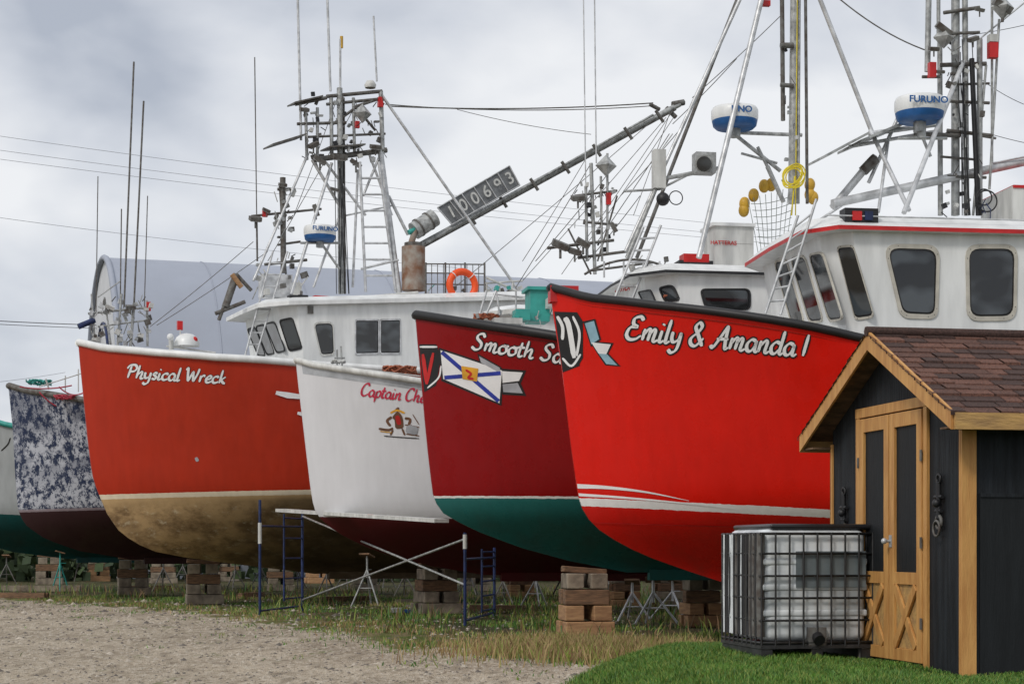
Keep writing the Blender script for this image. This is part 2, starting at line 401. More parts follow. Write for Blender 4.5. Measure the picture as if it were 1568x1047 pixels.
def panel(fr,mb,pts,m,y=0,dy=.6,th=.04):
    a=fr.y(*pts[0],y);b=fr.y(*pts[1],y)
    vs=[a,b,b+V((0,dy,.05)),a+V((0,dy,.05))]; vs2=[v+V((0,0,th)) for v in vs]
    mb.add(vs+vs2,[(0,1,2,3),(4,5,6,7),(0,1,5,4),(1,2,6,5),(2,3,7,6),(3,0,4,7)],m)
def radar(fr,mb,px,py,w,h,y=0,name='radar_label',label='FURUNO'):
    c=fr.y(px,py,y);S=fr.S(c);R=w/2/S;H=h/S
    mb.lathe(c+V((0,0,-H/2)),[(R*.1,0),(R*.8,0),(R*.92,H*.12),(R*.97,H*.36)],BLUE,32)
    mb.lathe(c+V((0,0,-H/2)),[(R*.97,H*.36),(R,H*.5),(R,H*.82),(R*.93,H*.96),(R*.6,H),(0.001,H*1.01)],WHITE,32)
    mb.tube(c+V((0,0,-H/2)),c+V((0,0,-H/2-.15)),R*.25,GALV)
    t=text(fr,name,label,c+V((0,-R-.01,H*.16)),R*.36,BLUE,bold=.03); t.scale=(1.1,1,1)
def diamond(fr,mb,px,py,s,m=GALV,y=0):
    c=fr.y(px,py,y);k=s/fr.S(c)
    vs=[c+V(v)*k for v in ((1,0,0),(0,1,0),(-1,0,0),(0,-1,0),(0,0,1),(0,0,-1))]
    mb.add(vs,[(0,1,4),(1,2,4),(2,3,4),(3,0,4),(0,1,5),(1,2,5),(2,3,5),(3,0,5)],m)
def tangle(mb,c,r,m,n=5,th=.02):
    for _ in range(n):
        a=random.random()*6; pts=[]
        for i in range(26):
            t=i/25*9+a; q=r*(.5+.5*random.random())
            pts.append(V(c)+V((q*math.cos(t)*1.3,q*math.sin(t),abs(math.sin(t*1.7+a))*r*.5)))
        mb.path(pts,th,m,5)
def clutter(fr,mb,x0,x1,y0,y1,yl,n,s,mats=(DARKM,GALV,BLACK,WHITED)):
    for _ in range(n):
        p=fr.y(random.uniform(x0,x1),random.uniform(y0,y1),yl+random.uniform(-.3,.3)); S=fr.S(p);m=random.choice(mats)
        if random.random()<.5: mb.box(p,[random.uniform(.3,1)*s/S for _ in range(3)],m,Matrix.Rotation(random.uniform(-.5,.5),3,'Y'))
        else:
            d=V((random.uniform(-1,1)*.5,random.uniform(-.3,.3),random.uniform(.2,1)))*s*2.2/S; mb.tube(p-d/2,p+d/2,.09*s/S,m)
def bowX(px,Y): return (px-CX)/F*Y
# =============================================================== EMILY (nearest red boat)
fr=Frame('fishing_boat',bowX(845,27),27,0,8)
stemE=[(842,440),(847,480),(860,560),(867,620),(874,680),(885,757),(890,775),(900,793),(920,813),(955,835),(1000,855),(1060,876),(1125,897)]
RR=(.70,.012,.006)
HE=make_hull(fr,stemE,[(842,440),(900,456),(1000,467),(1150,485),(1250,502),(1330,521)],13.5,2.45,[(900,771),(1260,788)],(.6,.012,.008),(.8,.78,.76),RR,11,.24,rail=BLACK,rail_r=.06,dirt=.75)
WP=mat('white_sign_paint',(.82,.82,.82),.4,var=.04); BP=mat('black_sign_paint',(.01,.01,.012),.4); RP=mat('red_sign_paint',(.6,.015,.015),.4)
BLP=mat('royal_blue_sign_paint',(.02,.04,.35),.4); LBP=mat('pale_blue_sign_paint',(.3,.5,.6),.4); GLD=mat('gold_sign_paint',(.8,.4,.03),.4); GRP=mat('grey_sign_paint',(.4,.41,.44),.4)
mb=MB()
script(HE,mb,'Emily & Amanda 1',(958,518),(1236,546),35,WP,(2.8,6.),(BP,4.8))
ribbon(HE,mb,[(883,744),(930,746),(990,753),(1055,766)],7,WP,endw=.6)
ribbon(HE,mb,[(885,757),(950,761),(1040,769),(1130,779)],4.5,WP,endw=.8)
ribbon(HE,mb,[(905,799),(1000,802),(1150,806),(1270,808)],1.6,RP,.012)
patch(HE,mb,[(849,477),(884,478),(888,560),(862,570)],BP,.006)
patch(HE,mb,[(884,478),(893,492),(893,548),(886,560)],BP,.006,3,4)
ribbon(HE,mb,[(854,484),(862,500),(862,520)],5,WP,.011); ribbon(HE,mb,[(866,486),(872,500),(880,548)],8,WP,.012); ribbon(HE,mb,[(878,484),(888,510),(884,545)],4,WP,.013)
ribbon(HE,mb,[(862,548),(876,560),(890,542)],3.5,WP,.0135)
patch(HE,mb,[(893,492),(912,488),(921,520),(905,531)],BP,.0055); patch(HE,mb,[(896,495),(910,491),(918,519),(906,527)],LBP,.009)
patch(HE,mb,[(903,522),(940,525),(931,543),(916,543)],BP,.0055); patch(HE,mb,[(906,524),(936,527),(929,542),(917,541)],WP,.010)
patch(HE,mb,[(914,540),(931,540),(951,561),(927,559)],BP,.0052); patch(HE,mb,[(917,541),(930,542),(946,559),(929,557)],LBP,.0095)
mb.build('bow_lettering',fr)
mb,fc=cabin(fr,1.85,1.45,3.62,3.98,.36,9.6,3.7,5.93,fascia=RED,th=.06,camber=.28)
for q in ([(1358,380),(1434,382),(1431,482),(1382,480)],[(1483,381),(1553,381),(1551,484),(1485,485)]): window(fr,mb,fc['side'],q,FRAMEB,.24,.07)
window(fr,mb,fc['corner'],[(1283,380),(1307,378),(1338,483),(1310,487)],FRAMEB,.25,.035)
for q in ([(1240,391),(1260,388),(1291,487),(1270,490)],[(1212,397),(1233,393),(1261,490),(1240,492)],[(1187,402),(1205,399),(1232,492),(1213,494)]): window(fr,mb,fc['front'],q,FRAMEB,.22,.035)
mb.bb(3.0,4.2,-1.6,1.6,3.7,4.62,WHITE)
mb.path([(3.6,-1.9,6.12),(5,-1.9,6.12),(9,-1.9,6.12)],.012,ALU,6)
mb.build('wheelhouse',fr)
mb=MB()
a=fr.y(842,451,0)
mb.box(a+V((.2,0,.0)),(.42,.24,.24),RED)
pbox(fr,mb,1294,318,1345,341,BLACK,-1.9,.25); pbox(fr,mb,1306,323,1320,337,RED,-1.93,.05); pbox(fr,mb,1325,323,1337,337,BLUEP,-1.93,.05)
pbox(fr,mb,1550,285,1640,340,WHITED,-.6,1.2); pbox(fr,mb,1552,283,1642,290,RED,-.62,1.24)
ladder(fr,mb,(1172,480),(1222,330),(1195,482),(1250,305),8,4.5,ALU,-1.7)
rig(fr,mb,[(1463,-60,1463,330,13),(1477,-60,1480,330,9),(1439,60,1440,330,8)],GALV,0)
rig(fr,mb,[(1423,-60,1420,110,9),(1437,-60,1437,60,6),(1500,60,1500,330,9),(1510,100,1490,330,4),(1519,-60,1519,250,4),(1530,30,1515,290,4)],GALV,-.1)
rig(fr,mb,[(1488,90,1498,330,8)],BLACK,-.2)
rig(fr,mb,[(1412,118,1440,118,5),(1440,100,1510,98,7),(1445,155,1515,158,5),(1450,200,1520,208,6),(1400,205,1470,208,7),(1445,20,1500,12,6),(1450,52,1500,50,5),(1500,208,1525,212,4),(1440,240,1500,245,4),(1450,270,1510,272,5),(1455,130,1515,128,4)],DARKM,-.1)
rig(fr,mb,[(1475,95,1384,326,8,-.2,-1.5),(1333,200,1392,322,7,0,-1.2),(1248,-20,1340,215,7,0,0),(1500,60,1568,5,3),(1375,180,1330,280,6),(1402,185,1425,240,5),(1360,215,1345,325,5,0,-.8)],ALU,0)
rig(fr,mb,[(1275,312,1640,232,15,-.3,.2),(1275,318,1340,240,13,0,0),(1520,250,1640,226,3)],ALU,0)
rig(fr,mb,[(1322,262,1340,243,18)],DARKM,-.05)
panel(fr,mb,[(1265,241),(1330,206)],GALV,-.5,.9); panel(fr,mb,[(1318,218),(1400,183)],GALV,-.4,1.1)
rig(fr,mb,[(1300,225,1440,200,6),(1330,205,1440,190,8)],ALU,0)
for p in ((1445,45,26,35),(1535,10,30,30),(1490,60,16,-20),(1500,15,14,10),(1430,75,15,0),(1440,110,12,0)): flood(fr,mb,p[0],p[1],p[2],DARKM,-.3,p[3])
diamond(fr,mb,1445,58,17,GALV,-.3); diamond(fr,mb,1535,12,19,GALV,-.3)
pbox(fr,mb,1516,55,1529,88,RED,-.3,.12); pbox(fr,mb,1424,95,1434,118,RED,-.3,.1); pbox(fr,mb,1516,52,1529,64,WHITED,-.31,.12)
radar(fr,mb,1408,168,76,38,-.6)
rig(fr,mb,[(1411,187,1411,212,14),(1375,212,1450,212,5)],GALV,-.6)
mb.torus(fr.y(1507,302,-.3),.12,.012,BLACK,(1,0,0),(0,0,1)); mb.torus(fr.y(1511,308,-.3),.16,.012,BLACK,(1,0,0),(0,0,1))
for _ in range(7): clutter(fr,mb,1448,1505,60,320,-.2,7,9)
for _ in range(8): wire(fr,mb,1465+random.random()*30,60+random.random()*60,1470+random.random()*40,330,0,1.4,BLACK,-.25)
clutter(fr,mb,1440,1520,310,330,-.4,10,9,(BLACK,DARKM,BLUEP))
wire(fr,mb,1275,-10,1425,80,10,2.2,DARKM,0); wire(fr,mb,1568,160,1500,120,3,1,BLACK); wire(fr,mb,1640,230,1515,205,3,1,BLACK)
wire(fr,mb,1430,60,1640,20,6,1,BLACK)
rig(fr,mb,[(1217,-60,1213,312,13),(1224,-60,1222,312,5)],GALV,1.2)
rig(fr,mb,[(1197,-60,1199,185,7)],DARKM,1.2); rig(fr,mb,[(1233,-60,1236,312,5)],DARKM,1.2)
rig(fr,mb,[(1195,70,1215,70,9),(1195,130,1215,132,7)],DARKM,1.1)
for _ in range(2): clutter(fr,mb,1196,1222,0,300,1.1,8,7)
wire(fr,mb,1221,-20,1218,330,0,2,YEL,1.0)
for i in range(7): mb.torus(fr.y(1215+random.uniform(-2,2),270+random.uniform(-3,3),.9),.12+.015*random.random()*4,.01,YEL,(1,0,.1*i),(0,.2,1))
rig(fr,mb,[(1217,270,1212,330,2.5)],YEL,.9)
mb.build('mast_and_rigging',fr)
# =============================================================== SMOOTH SAILING (dark red)
fr=Frame('fishing_boat',bowX(638,32),32,0,10)
stemS=[(636,482),(639,520),(643,560),(650,640),(656,700),(663,757),(668,770),(678,785),(700,798),(740,817),(800,839),(870,858),(960,876)]
HS=make_hull(fr,stemS,[(636,482),(700,492),(760,501),(848,514),(950,535)],13.,2.3,[(672,762),(870,763)],(.02,.14,.13),(.75,.75,.72),(.25,.003,.005),5,.26,rail=BLACK,rail_r=.08,dirt=.7)
mb=MB()
script(HS,mb,'Smooth Sailing',(722,534),(915,564),25,WP,(2.2,4.6),(BP,3.5))
patch(HS,mb,[(642,527),(668,527),(675,545),(650,600)],BP,.005); patch(HS,mb,[(668,527),(676,545),(668,590),(650,600)],BP,.0052)
ribbon(HS,mb,[(648,542),(654,588)],6,RP,.01,sm=True); ribbon(HS,mb,[(654,588),(664,540)],5,RP,.011,sm=True); ribbon(HS,mb,[(643,531),(670,531)],3,WP,.01)
ribbon(HS,mb,[(655,594),(672,578),(676,560)],2.5,WP,.01)
patch(HS,mb,[(672,532),(772,565),(768,621),(676,583)],BP,.005); patch(HS,mb,[(675,536),(769,567),(765,617),(679,580)],WP,.008)
ribbon(HS,mb,[(677,539),(764,614)],6,BLP,.012,sm=True,taper=False); ribbon(HS,mb,[(681,578),(767,571)],6,BLP,.013,taper=False)
patch(HS,mb,[(707,560),(733,564),(731,584),(709,580)],GLD,.016); ribbon(HS,mb,[(714,566),(722,572),(718,578),(726,580)],3.5,RP,.02)
patch(HS,mb,[(731,541),(768,562),(768,574),(735,556)],BP,.0045); patch(HS,mb,[(734,545),(766,563),(766,571),(737,555)],GRP,.009)
patch(HS,mb,[(766,564),(806,567),(798,586),(768,590)],BP,.0045); patch(HS,mb,[(769,568),(801,570),(795,583),(770,586)],WP,.009)
patch(HS,mb,[(768,586),(796,583),(806,606),(770,604)],BP,.0048); patch(HS,mb,[(770,588),(793,586),(801,602),(771,600)],GRP,.0092)
mb.build('bow_lettering',fr)
mb,fc=cabin(fr,1.7,1.2,3.8,3.95,.45,9.5,4.2,6.13,fascia=BLACK,th=.05,camber=.22)
window(fr,mb,fc['side'],[(1073,443),(1147,443),(1147,474),(1082,473)],BLACK,.3,.03)
window(fr,mb,fc['corner'],[(1010,441),(1030,438),(1041,459),(1020,461)],BLACK,.3,.03)
window(fr,mb,fc['front'],[(978,447),(996,444),(1004,461),(986,462)],BLACK,.3,.03)
mb.bb(1.9,3.95,-1.3,1.3,4.4,5.15,WHITE); mb.build('wheelhouse',fr)
text(fr,'cabin_label','Smooth',fr.hit(962,440,*fc['front'])+V((-.03,-.02,0)),.2,RP,80,-60,.4)
mb=MB()
pbox(fr,mb,812,441,842,492,TEAL,-.6,.5); pbox(fr,mb,808,438,846,444,TEAL,-.65,.6); pbox(fr,mb,790,473,812,490,TEAL,-.9,.4); pbox(fr,mb,840,455,860,470,WHITED,-.9,.4)
pbox(fr,mb,757,486,800,496,WHITED,-1,.5)
tangle(mb,fr.y(745,490,-.6),.18,ROPE); tangle(mb,fr.y(1035,463,-1.4),.2,ROPE,4)
rig(fr,mb,[(735,480,745,445,4),(745,480,760,445,4),(755,450,800,455,3),(760,446,765,482,3),(790,446,790,480,3)],ALU,-.8)
clutter(fr,mb,700,850,478,500,-.8,14,9,(WHITED,GALV,TEAL))
rig(fr,mb,[(905,250,911,420,6),(930,235,930,390,4),(897,285,899,400,5),(920,270,922,400,4)],GALV,-.3)
rig(fr,mb,[(893,-40,897,300,2),(910,-40,913,250,2.2)],ALU,-.2)
rig(fr,mb,[(880,300,945,292,4),(838,380,940,368,5),(885,395,960,385,5),(895,340,945,345,4),(870,350,905,420,3),(945,300,915,400,3)],DARKM,-.3)
diamond(fr,mb,928,254,17,GALV,-.4); pbox(fr,mb,929,295,936,313,RED,-.45,.08)
for p in ((885,303,20,-5),(940,348,16,60),(858,375,26,20),(880,385,20,15),(893,372,22,30)): flood(fr,mb,p[0],p[1],p[2],DARKM,-.4,p[3])
for _ in range(5): clutter(fr,mb,880,945,280,410,-.3,8,8)
rig(fr,mb,[(955,293,1010,290,4),(1010,275,1100,258,7),(1010,290,1065,262,4),(1012,270,960,395,7),(1005,240,1030,205,2)],GALV,-.5)
pbox(fr,mb,1002,228,1020,288,WHITED,-.6,.2)
mb.sphere(fr.y(1015,305,-.6),.12,BLACK); mb.tube(fr.y(1078,251,-.8),fr.y(1078,251,-.45),.16,GALV,16); mb.tube(fr.y(1078,251,-.83),fr.y(1078,251,-.8),.13,GLASS,16); mb.box(fr.y(1078,251,-.6),(.36,.3,.36),GALV)
mb.torus(fr.y(1035,303,-.6),.12,.01,BLACK,(1,0,0),(0,0,1))
ladder(fr,mb,(942,455),(985,348),(968,458),(1012,345),6,4.5,ALU,-1.2)
rig(fr,mb,[(1180,-60,1070,395,9,-.6,-1.2),(1160,-60,958,385,6,0,-.4)],ALU,0)
rig(fr,mb,[(1152,-60,975,395,6,.3,.3)],DARKM,.3)
pbox(fr,mb,1168,0,1180,9,RED,-.6,.1)
radar(fr,mb,1125,181,72,33,-.5,label='UNO')
rig(fr,mb,[(1122,203,1228,207,6),(1125,206,1195,262,6),(1135,235,1190,250,4),(1160,225,1185,275,5),(1175,255,1200,310,7)],GALV,-.2)
rig(fr,mb,[(1125,198,1125,208,14)],GALV,-.5)
pbox(fr,mb,1094,343,1154,408,WHITED,-.6,.7); pbox(fr,mb,1091,340,1157,347,WHITE,-.65,.8); pbox(fr,mb,1094,372,1154,374,DARKM,-.603,.02)
text(fr,'box_label','HATTERAS',fr.y(1108,372,-.62),.1,RP)
pbox(fr,mb,1047,388,1086,402,RED,-.9,.3); pbox(fr,mb,1040,398,1092,410,BLACK,-.9,.35)
for p in ((1140,312),(1139,322),(1154,299),(1170,285),(1181,283),(1240,283),(1245,303),(1240,298)): mb.sphere(fr.y(p[0],p[1],.2),.1,YELD,(1,1,1.25))
NET=mat('trawl_net_twine',(.3,.33,.3),.8)
for i in range(9):
    wire(fr,mb,1145+i*9,305-i*2.5,1162+i*5,395,-4,1.1,NET,.1); wire(fr,mb,1150+i*2,312+i*10,1212,300+i*11,4,1.1,NET,.1)
rig(fr,mb,[(1155,405,1310,300,5)],ALU,.3)
rig(fr,mb,[(900,415,1000,402,4,-1.0)],DARKM,-1)
wire(fr,mb,895,420,1010,405,-14,4,DARKM,-1)
for x in (925,955,985,1010): rig(fr,mb,[(x,400,x,425,3)],ALU,-1.2)
clutter(fr,mb,950,1060,392,412,-.8,16,10,(DARKM,GALV,WHITED))
for a in ((928,270,820,400),(905,250,790,440),(1200,20,1060,150),(1128,90,1030,190),(980,300,900,400),(1040,200,950,300),(1025,205,915,370)): wire(fr,mb,*a,2,1.3,DARKM,0)
mb.build('mast_and_rigging',fr)
# =============================================================== CAPTAIN CHEF (white)
fr=Frame('fishing_boat',bowX(455,39),39,0,15)
stemC=[(453,551),(457,590),(463,640),(470,700),(476,750),(481,778),(488,791),(500,803),(530,823),(580,845),(650,864),(740,880)]
HC=make_hull(fr,stemC,[(453,551),(480,559),(520,565),(580,574),(645,584),(720,598)],11.5,2.1,[(498,792),(690,795)],(.08,.01,.012),None,(.7,.7,.72),4,.35,rail=WHITED,rail_r=.07,dirt=.4)
mb=MB(); PINK=mat('crimson_sign_paint',(.65,.03,.08),.4)
script(HC,mb,'Captain Chef',(552,605),(658,617),19,PINK,(1.5,3.4))
BR=mat('brown_sign_paint',(.16,.07,.035),.5)
for pts,w,m in (([(604,634),(610,640),(612,656)],13,BR),([(608,636),(612,650)],7,RP),([(600,638),(593,644),(598,652)],4,BR),([(620,640),(628,642),(626,650)],4,BR),([(602,658),(598,666)],3,BR),([(616,656),(620,666)],3,BR),([(598,632),(608,628),(620,632)],3,GLD),([(606,628),(611,624)],4,BR),([(580,656),(595,658),(602,655)],3.5,BR),([(582,660),(600,662)],1.5,GLD),([(622,656),(640,660)],13,GRP),([(620,650),(642,654)],2,BR),([(622,664),(642,667)],2,BR),([(630,650),(628,666)],1.5,BR),([(638,652),(636,667)],1.5,BR),([(588,667),(610,669),(642,671)],1.5,BP),([(632,634),(642,650)],1.5,BR)):
    ribbon(HC,mb,pts,w,m,.008+.001*random.random()+.002*(m is not BR))
patch(HC,mb,[(462,557),(645,586),(648,598),(464,572)],mat('faded_grey_band',(.48,.5,.53),.45),.004,20,2)
mb.build('bow_lettering',fr)
mb,fc=cabin(fr,1.4,.9,4.3,4.45,.35,8,4.6,6.45,fascia=WHITED); mb.build('wheelhouse',fr)
mb=MB(); tangle(mb,fr.y(612,572,-.6),.3,ROPE,6); tangle(mb,fr.y(518,556,-.3),.12,WHITED,3)
rig(fr,mb,[(516,562,516,535,3),(524,562,522,530,3),(512,548,528,548,3)],GALV,0); rig(fr,mb,[(560,566,645,576,2)],WHITED,-1.2)
mb.build('deck_gear',fr)
# =============================================================== PHYSICAL WRECK (orange-red)
fr=Frame('fishing_boat',bowX(122,45),45,0,24)
stemP=[(120,524),(123,560),(128,610),(134,670),(141,725),(147,745),(155,765),(165,788),(182,812),(205,830),(240,845),(300,856),(400,868),(480,878)]
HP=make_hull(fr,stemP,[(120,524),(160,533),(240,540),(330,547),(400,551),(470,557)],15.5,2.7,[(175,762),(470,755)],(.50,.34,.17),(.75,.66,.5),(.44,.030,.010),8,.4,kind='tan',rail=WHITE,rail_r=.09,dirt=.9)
mb=MB(); script(HP,mb,'Physical Wreck',(193,578),(345,587),20,WP,(2.0,4.2),(BP,1.6))
ribbon(HP,mb,[(422,601),(440,605),(475,609)],9,WP,.03,sm=False); ribbon(HP,mb,[(455,632),(470,636),(480,640)],7,WP,.03,sm=False)
ribbon(HP,mb,[(300,700),(303,706)],5,GRP,.01)
mb.build('bow_lettering',fr)
mb,fc=cabin(fr,1.8,1.45,4.6,4.86,.4,11.3,5.6,7.48,rs=.075,camber=.2,ov=.5,fascia=WHITE)
window(fr,mb,fc['side'],[(481,496),(509,495),(511,541),(492,543)],WHITED,.25,.05)
window(fr,mb,fc['side'],[(545,491),(579,491),(579,540),(545,541)],ALU,.06,.05); window(fr,mb,fc['side'],[(583,491),(612,490),(612,540),(583,540)],ALU,.06,.05)
window(fr,mb,fc['corner'],[(428,491),(448,487),(463,533),(443,537)],BLACK,.25,.03)
for q in ([(406,496),(421,493),(437,537),(424,540)],[(392,500),(405,497),(421,541),(409,543)],[(379,504),(391,501),(407,544),(396,545)]): window(fr,mb,fc['front'],q,BLACK,.22,.03)
mb.bb(1.6,4.9,-1.2,1.2,5.5,6.1,WHITE)
mb.build('wheelhouse',fr)
mb=MB()
mb.lathe(fr.y(286,530,0),[(.32,0),(.32,.1),(.26,.22),(.15,.3),(.001,.33)],WHITE,20); pbox(fr,mb,272,491,280,505,RED,0,.1); mb.sphere(fr.y(298,520,-.2),.08,RED); rig(fr,mb,[(276,505,276,530,2),(255,530,330,540,3),(262,515,262,535,8)],WHITED,0)
mb.sphere(fr.y(261,516,-.2),.09,WHITE)
for a in (453,466): pbox(fr,mb,a-9,451,a+6,463,BLACK,-1.6,.25)
pbox(fr,mb,482,452,520,461,RED,-1.5,.2); pbox(fr,mb,472,468,480,480,DARKM,-1.85,.1)
rig(fr,mb,[(433,272,434,418,9)],DARKM,0); rig(fr,mb,[(428,285,438,420,3),(385,331,492,320,4),(425,290,445,290,5),(405,405,470,398,5),(425,375,460,370,4)],DARKM,0)
for p in ((391,335,18,0),(484,322,18,70),(433,283,12,0),(408,322,12,20)): flood(fr,mb,p[0],p[1],p[2],DARKM,-.1,p[3])
pbox(fr,mb,403,320,410,332,RED,-.1,.1); pbox(fr,mb,404,418,448,456,ALU,-.3,.5); pbox(fr,mb,448,432,462,455,WHITED,-.3,.5)
for _ in range(2): clutter(fr,mb,420,450,290,420,0,14,9)
clutter(fr,mb,385,470,405,455,-.3,16,11,(GALV,ALU,DARKM,WHITED))
rig(fr,mb,[(390,88,393,330,1.8),(393,330,394,400,3)],DARKM,0)
rig(fr,mb,[(345,470,362,420,12),(362,420,385,445,6),(335,490,350,450,6),(330,480,375,462,7)],DARKM,-.6); rig(fr,mb,[(355,420,370,440,8)],WOODL,-.7)
ladder(fr,mb,(375,545),(418,385),(392,545),(440,385),9,3,ALU,-1.2)
rig(fr,mb,[(455,-40,461,215,4),(500,-40,506,140,4),(572,25,577,125,3),(521,60,521,260,3.5)],ALU,0)
rig(fr,mb,[(523,56,523,74,5)],YELD,0)
rig(fr,mb,[(520,135,522,450,9),(507,150,508,240,6),(583,140,586,235,7),(541,150,543,240,5),(468,165,470,245,5),(486,165,486,240,5)],GALV,0)
rig(fr,mb,[(526,150,528,450,4)],DARKM,.1)
rig(fr,mb,[(582,230,611,448,9,0,-.3)],ALU,0)
rig(fr,mb,[(452,160,500,150,6),(500,148,585,140,6),(500,160,580,152,5),(480,245,592,230,9),(470,210,590,205,4),(455,190,530,188,5),(540,165,585,150,5),(510,190,545,165,5),(545,165,575,200,4)],DARKM,0)
rig(fr,mb,[(472,235,388,430,4,0,-.6),(508,250,446,450,5,0,-.8),(478,245,520,315,5),(500,250,560,330,4),(583,235,556,300,4),(595,300,625,360,5),(548,260,540,440,4),(520,330,480,440,4),(565,235,600,330,4),(530,330,600,315,3)],ALU,0)
ladder(fr,mb,(551,248),(560,447),(580,248),(606,447),8,4.5,ALU,-.3)
rig(fr,mb,[(553,412,610,398,4)],ALU,-.3)
panel(fr,mb,[(418,222),(470,206)],DARKM,-.3,.9); panel(fr,mb,[(452,158),(495,148)],DARKM,-.2,.7); panel(fr,mb,[(505,226),(560,222)],DARKM,-.3,.8)
for p in ((466,168,14,0),(490,245,20,30),(520,240,22,0),(480,222,16,-30),(545,250,18,30),(575,225,16,0),(512,290,12,10)): flood(fr,mb,p[0],p[1],p[2],DARKM,-.2,p[3])
mb.lathe(fr.y(567,135,0),[(.14,0),(.16,.08),(.1,.18),(.001,.2)],WHITED,14); pbox(fr,mb,580,148,587,164,RED,-.1,.12); diamond(fr,mb,555,174,15,GALV,-.2); pbox(fr,mb,545,185,551,196,RED,-.2,.1)
for _ in range(8): clutter(fr,mb,465,590,142,250,0,10,8)
for _ in range(6): wire(fr,mb,510+random.random()*20,240,515+random.random()*20,450,0,1.3,BLACK,-.1)
radar(fr,mb,490,358,50,24,-.6); rig(fr,mb,[(490,370,520,412,4),(460,372,520,372,4)],GALV,-.5)
rig(fr,mb,[(640,377,1040,160,10,0,.6),(652,372,1000,176,4,-.1,.4)],GALV,0)
rig(fr,mb,[(642,382,1035,168,3,-.02,.55)],DARKM,0)
rig(fr,mb,[(1030,160,1047,157,10,.6,.6),(1020,165,1035,180,7,.6,.6),(995,160,1010,168,6,.6,.6)],DARKM,.6)
for t in np.linspace(.2,.92,7):
    x=640+400*t;y=377-217*t; rig(fr,mb,[(x-4,y-8,x+8,y+10,5,.1)],DARKM,.1)
BOARD=mat('weathered_grey_board',(.2,.21,.22),.7,scale=5)
bq=[fr.y(x,y,-.12) for x,y in ((670,318),(780,254),(796,284),(692,344))]
mb.add([q for q in bq]+[q+V((0,.05,0)) for q in bq],[(0,1,2,3),(4,5,6,7),(0,1,5,4),(1,2,6,5),(2,3,7,6),(3,0,4,7)],BOARD)
for i in range(7):
    t=i/6; p0=(670+110*t,318-64*t); p1=(692+104*t,344-60*t); rig(fr,mb,[(*p0,*p1,2.2,-.14)],ALU,-.14)
for i in (0,1):
    rig(fr,mb,[((670,692)[i],(318,344)[i],(780,796)[i],(254,284)[i],2.2,-.14)],ALU,-.14)
mb.tube(fr.y(634,354,-.1),fr.y(665,333,-.1),.24,GALV,14)
for s in (640,655): mb.tube(fr.y(s,352-(s-636)*.66,-.1),fr.y(s+2,352-(s+2-636)*.66,-.1),.26,DARKM,14)
rig(fr,mb,[(626,356,640,350,9)],TEAL,-.2); rig(fr,mb,[(628,378,636,352,10)],RUST,-.2)
mb.tube(fr.y(633,445,-.4),fr.y(633,378,-.4),.31,RUST,16); mb.tube(fr.y(633,380,-.4),fr.y(633,372,-.4),.24,DARKM,16)
for y_ in (404,418,435,450): rig(fr,mb,[(652,y_,742,y_+1,2.2)],DARKM,-.9)
for x_ in range(652,745,9): rig(fr,mb,[(x_,404,x_,450,1.2)],DARKM,-.9)
for x_ in range(652,745,30): rig(fr,mb,[(x_,402,x_,455,3)],DARKM,-.9)
lc=fr.y(708,437,-1.3); mb.torus(lc,.36,.095,ORANGE,(1,0,0),(0,0,1))
for a_ in (.8,2.35,3.9,5.5): mb.torus(lc+V((math.cos(a_)*.36,0,math.sin(a_)*.36)),.1,.012,WHITE,V((math.cos(a_),0,math.sin(a_))),(0,1,0),12,6)
rig(fr,mb,[(560,455,640,448,5,-1),(745,425,800,450,4,-1)],WHITED,-1)
clutter(fr,mb,650,800,440,455,-.8,22,9,(WHITED,DARKM,GALV,TEAL))
for x_ in (745,765,785): rig(fr,mb,[(x_,432,x_,458,3)],WHITED,-.9)
rig(fr,mb,[(742,434,800,430,3)],WHITED,-.9)
rig(fr,mb,[(584,145,796,448,4.5,0,-.5)],ALU,0)
wire(fr,mb,598,163,1000,158,6,2.2,DARKM,0,.6); wire(fr,mb,590,160,1005,162,8,1.6,DARKM,0,.6); wire(fr,mb,700,168,905,206,4,1,DARKM,0)
for a_ in ((388,370,230,500),(410,385,240,498),(540,170,410,400),(1030,170,860,420),(1020,180,800,430),(1005,180,690,445),(1035,175,880,400),(520,140,450,330),(1025,175,970,330),(905,230,800,400)): wire(fr,mb,*a_,2,1.1,DARKM,0)
mb.build('mast_and_rigging',fr)
ang=math.degrees(math.atan2((bq[1].z-bq[0].z),(bq[1].x-bq[0].x)))
cc=(bq[0]+bq[1]+bq[2]+bq[3])/4
for i,ch in enumerate('100693'):
    u=(i+.5)/6; p=(bq[0]+bq[3])/2*(1-u)+(bq[1]+bq[2])/2*u+V((0,-.08,0))
    t=text(fr,'registration_digit',ch,p,.46,WHITED,bold=.01); t.rotation_euler=(math.radians(90),-math.radians(ang),0)
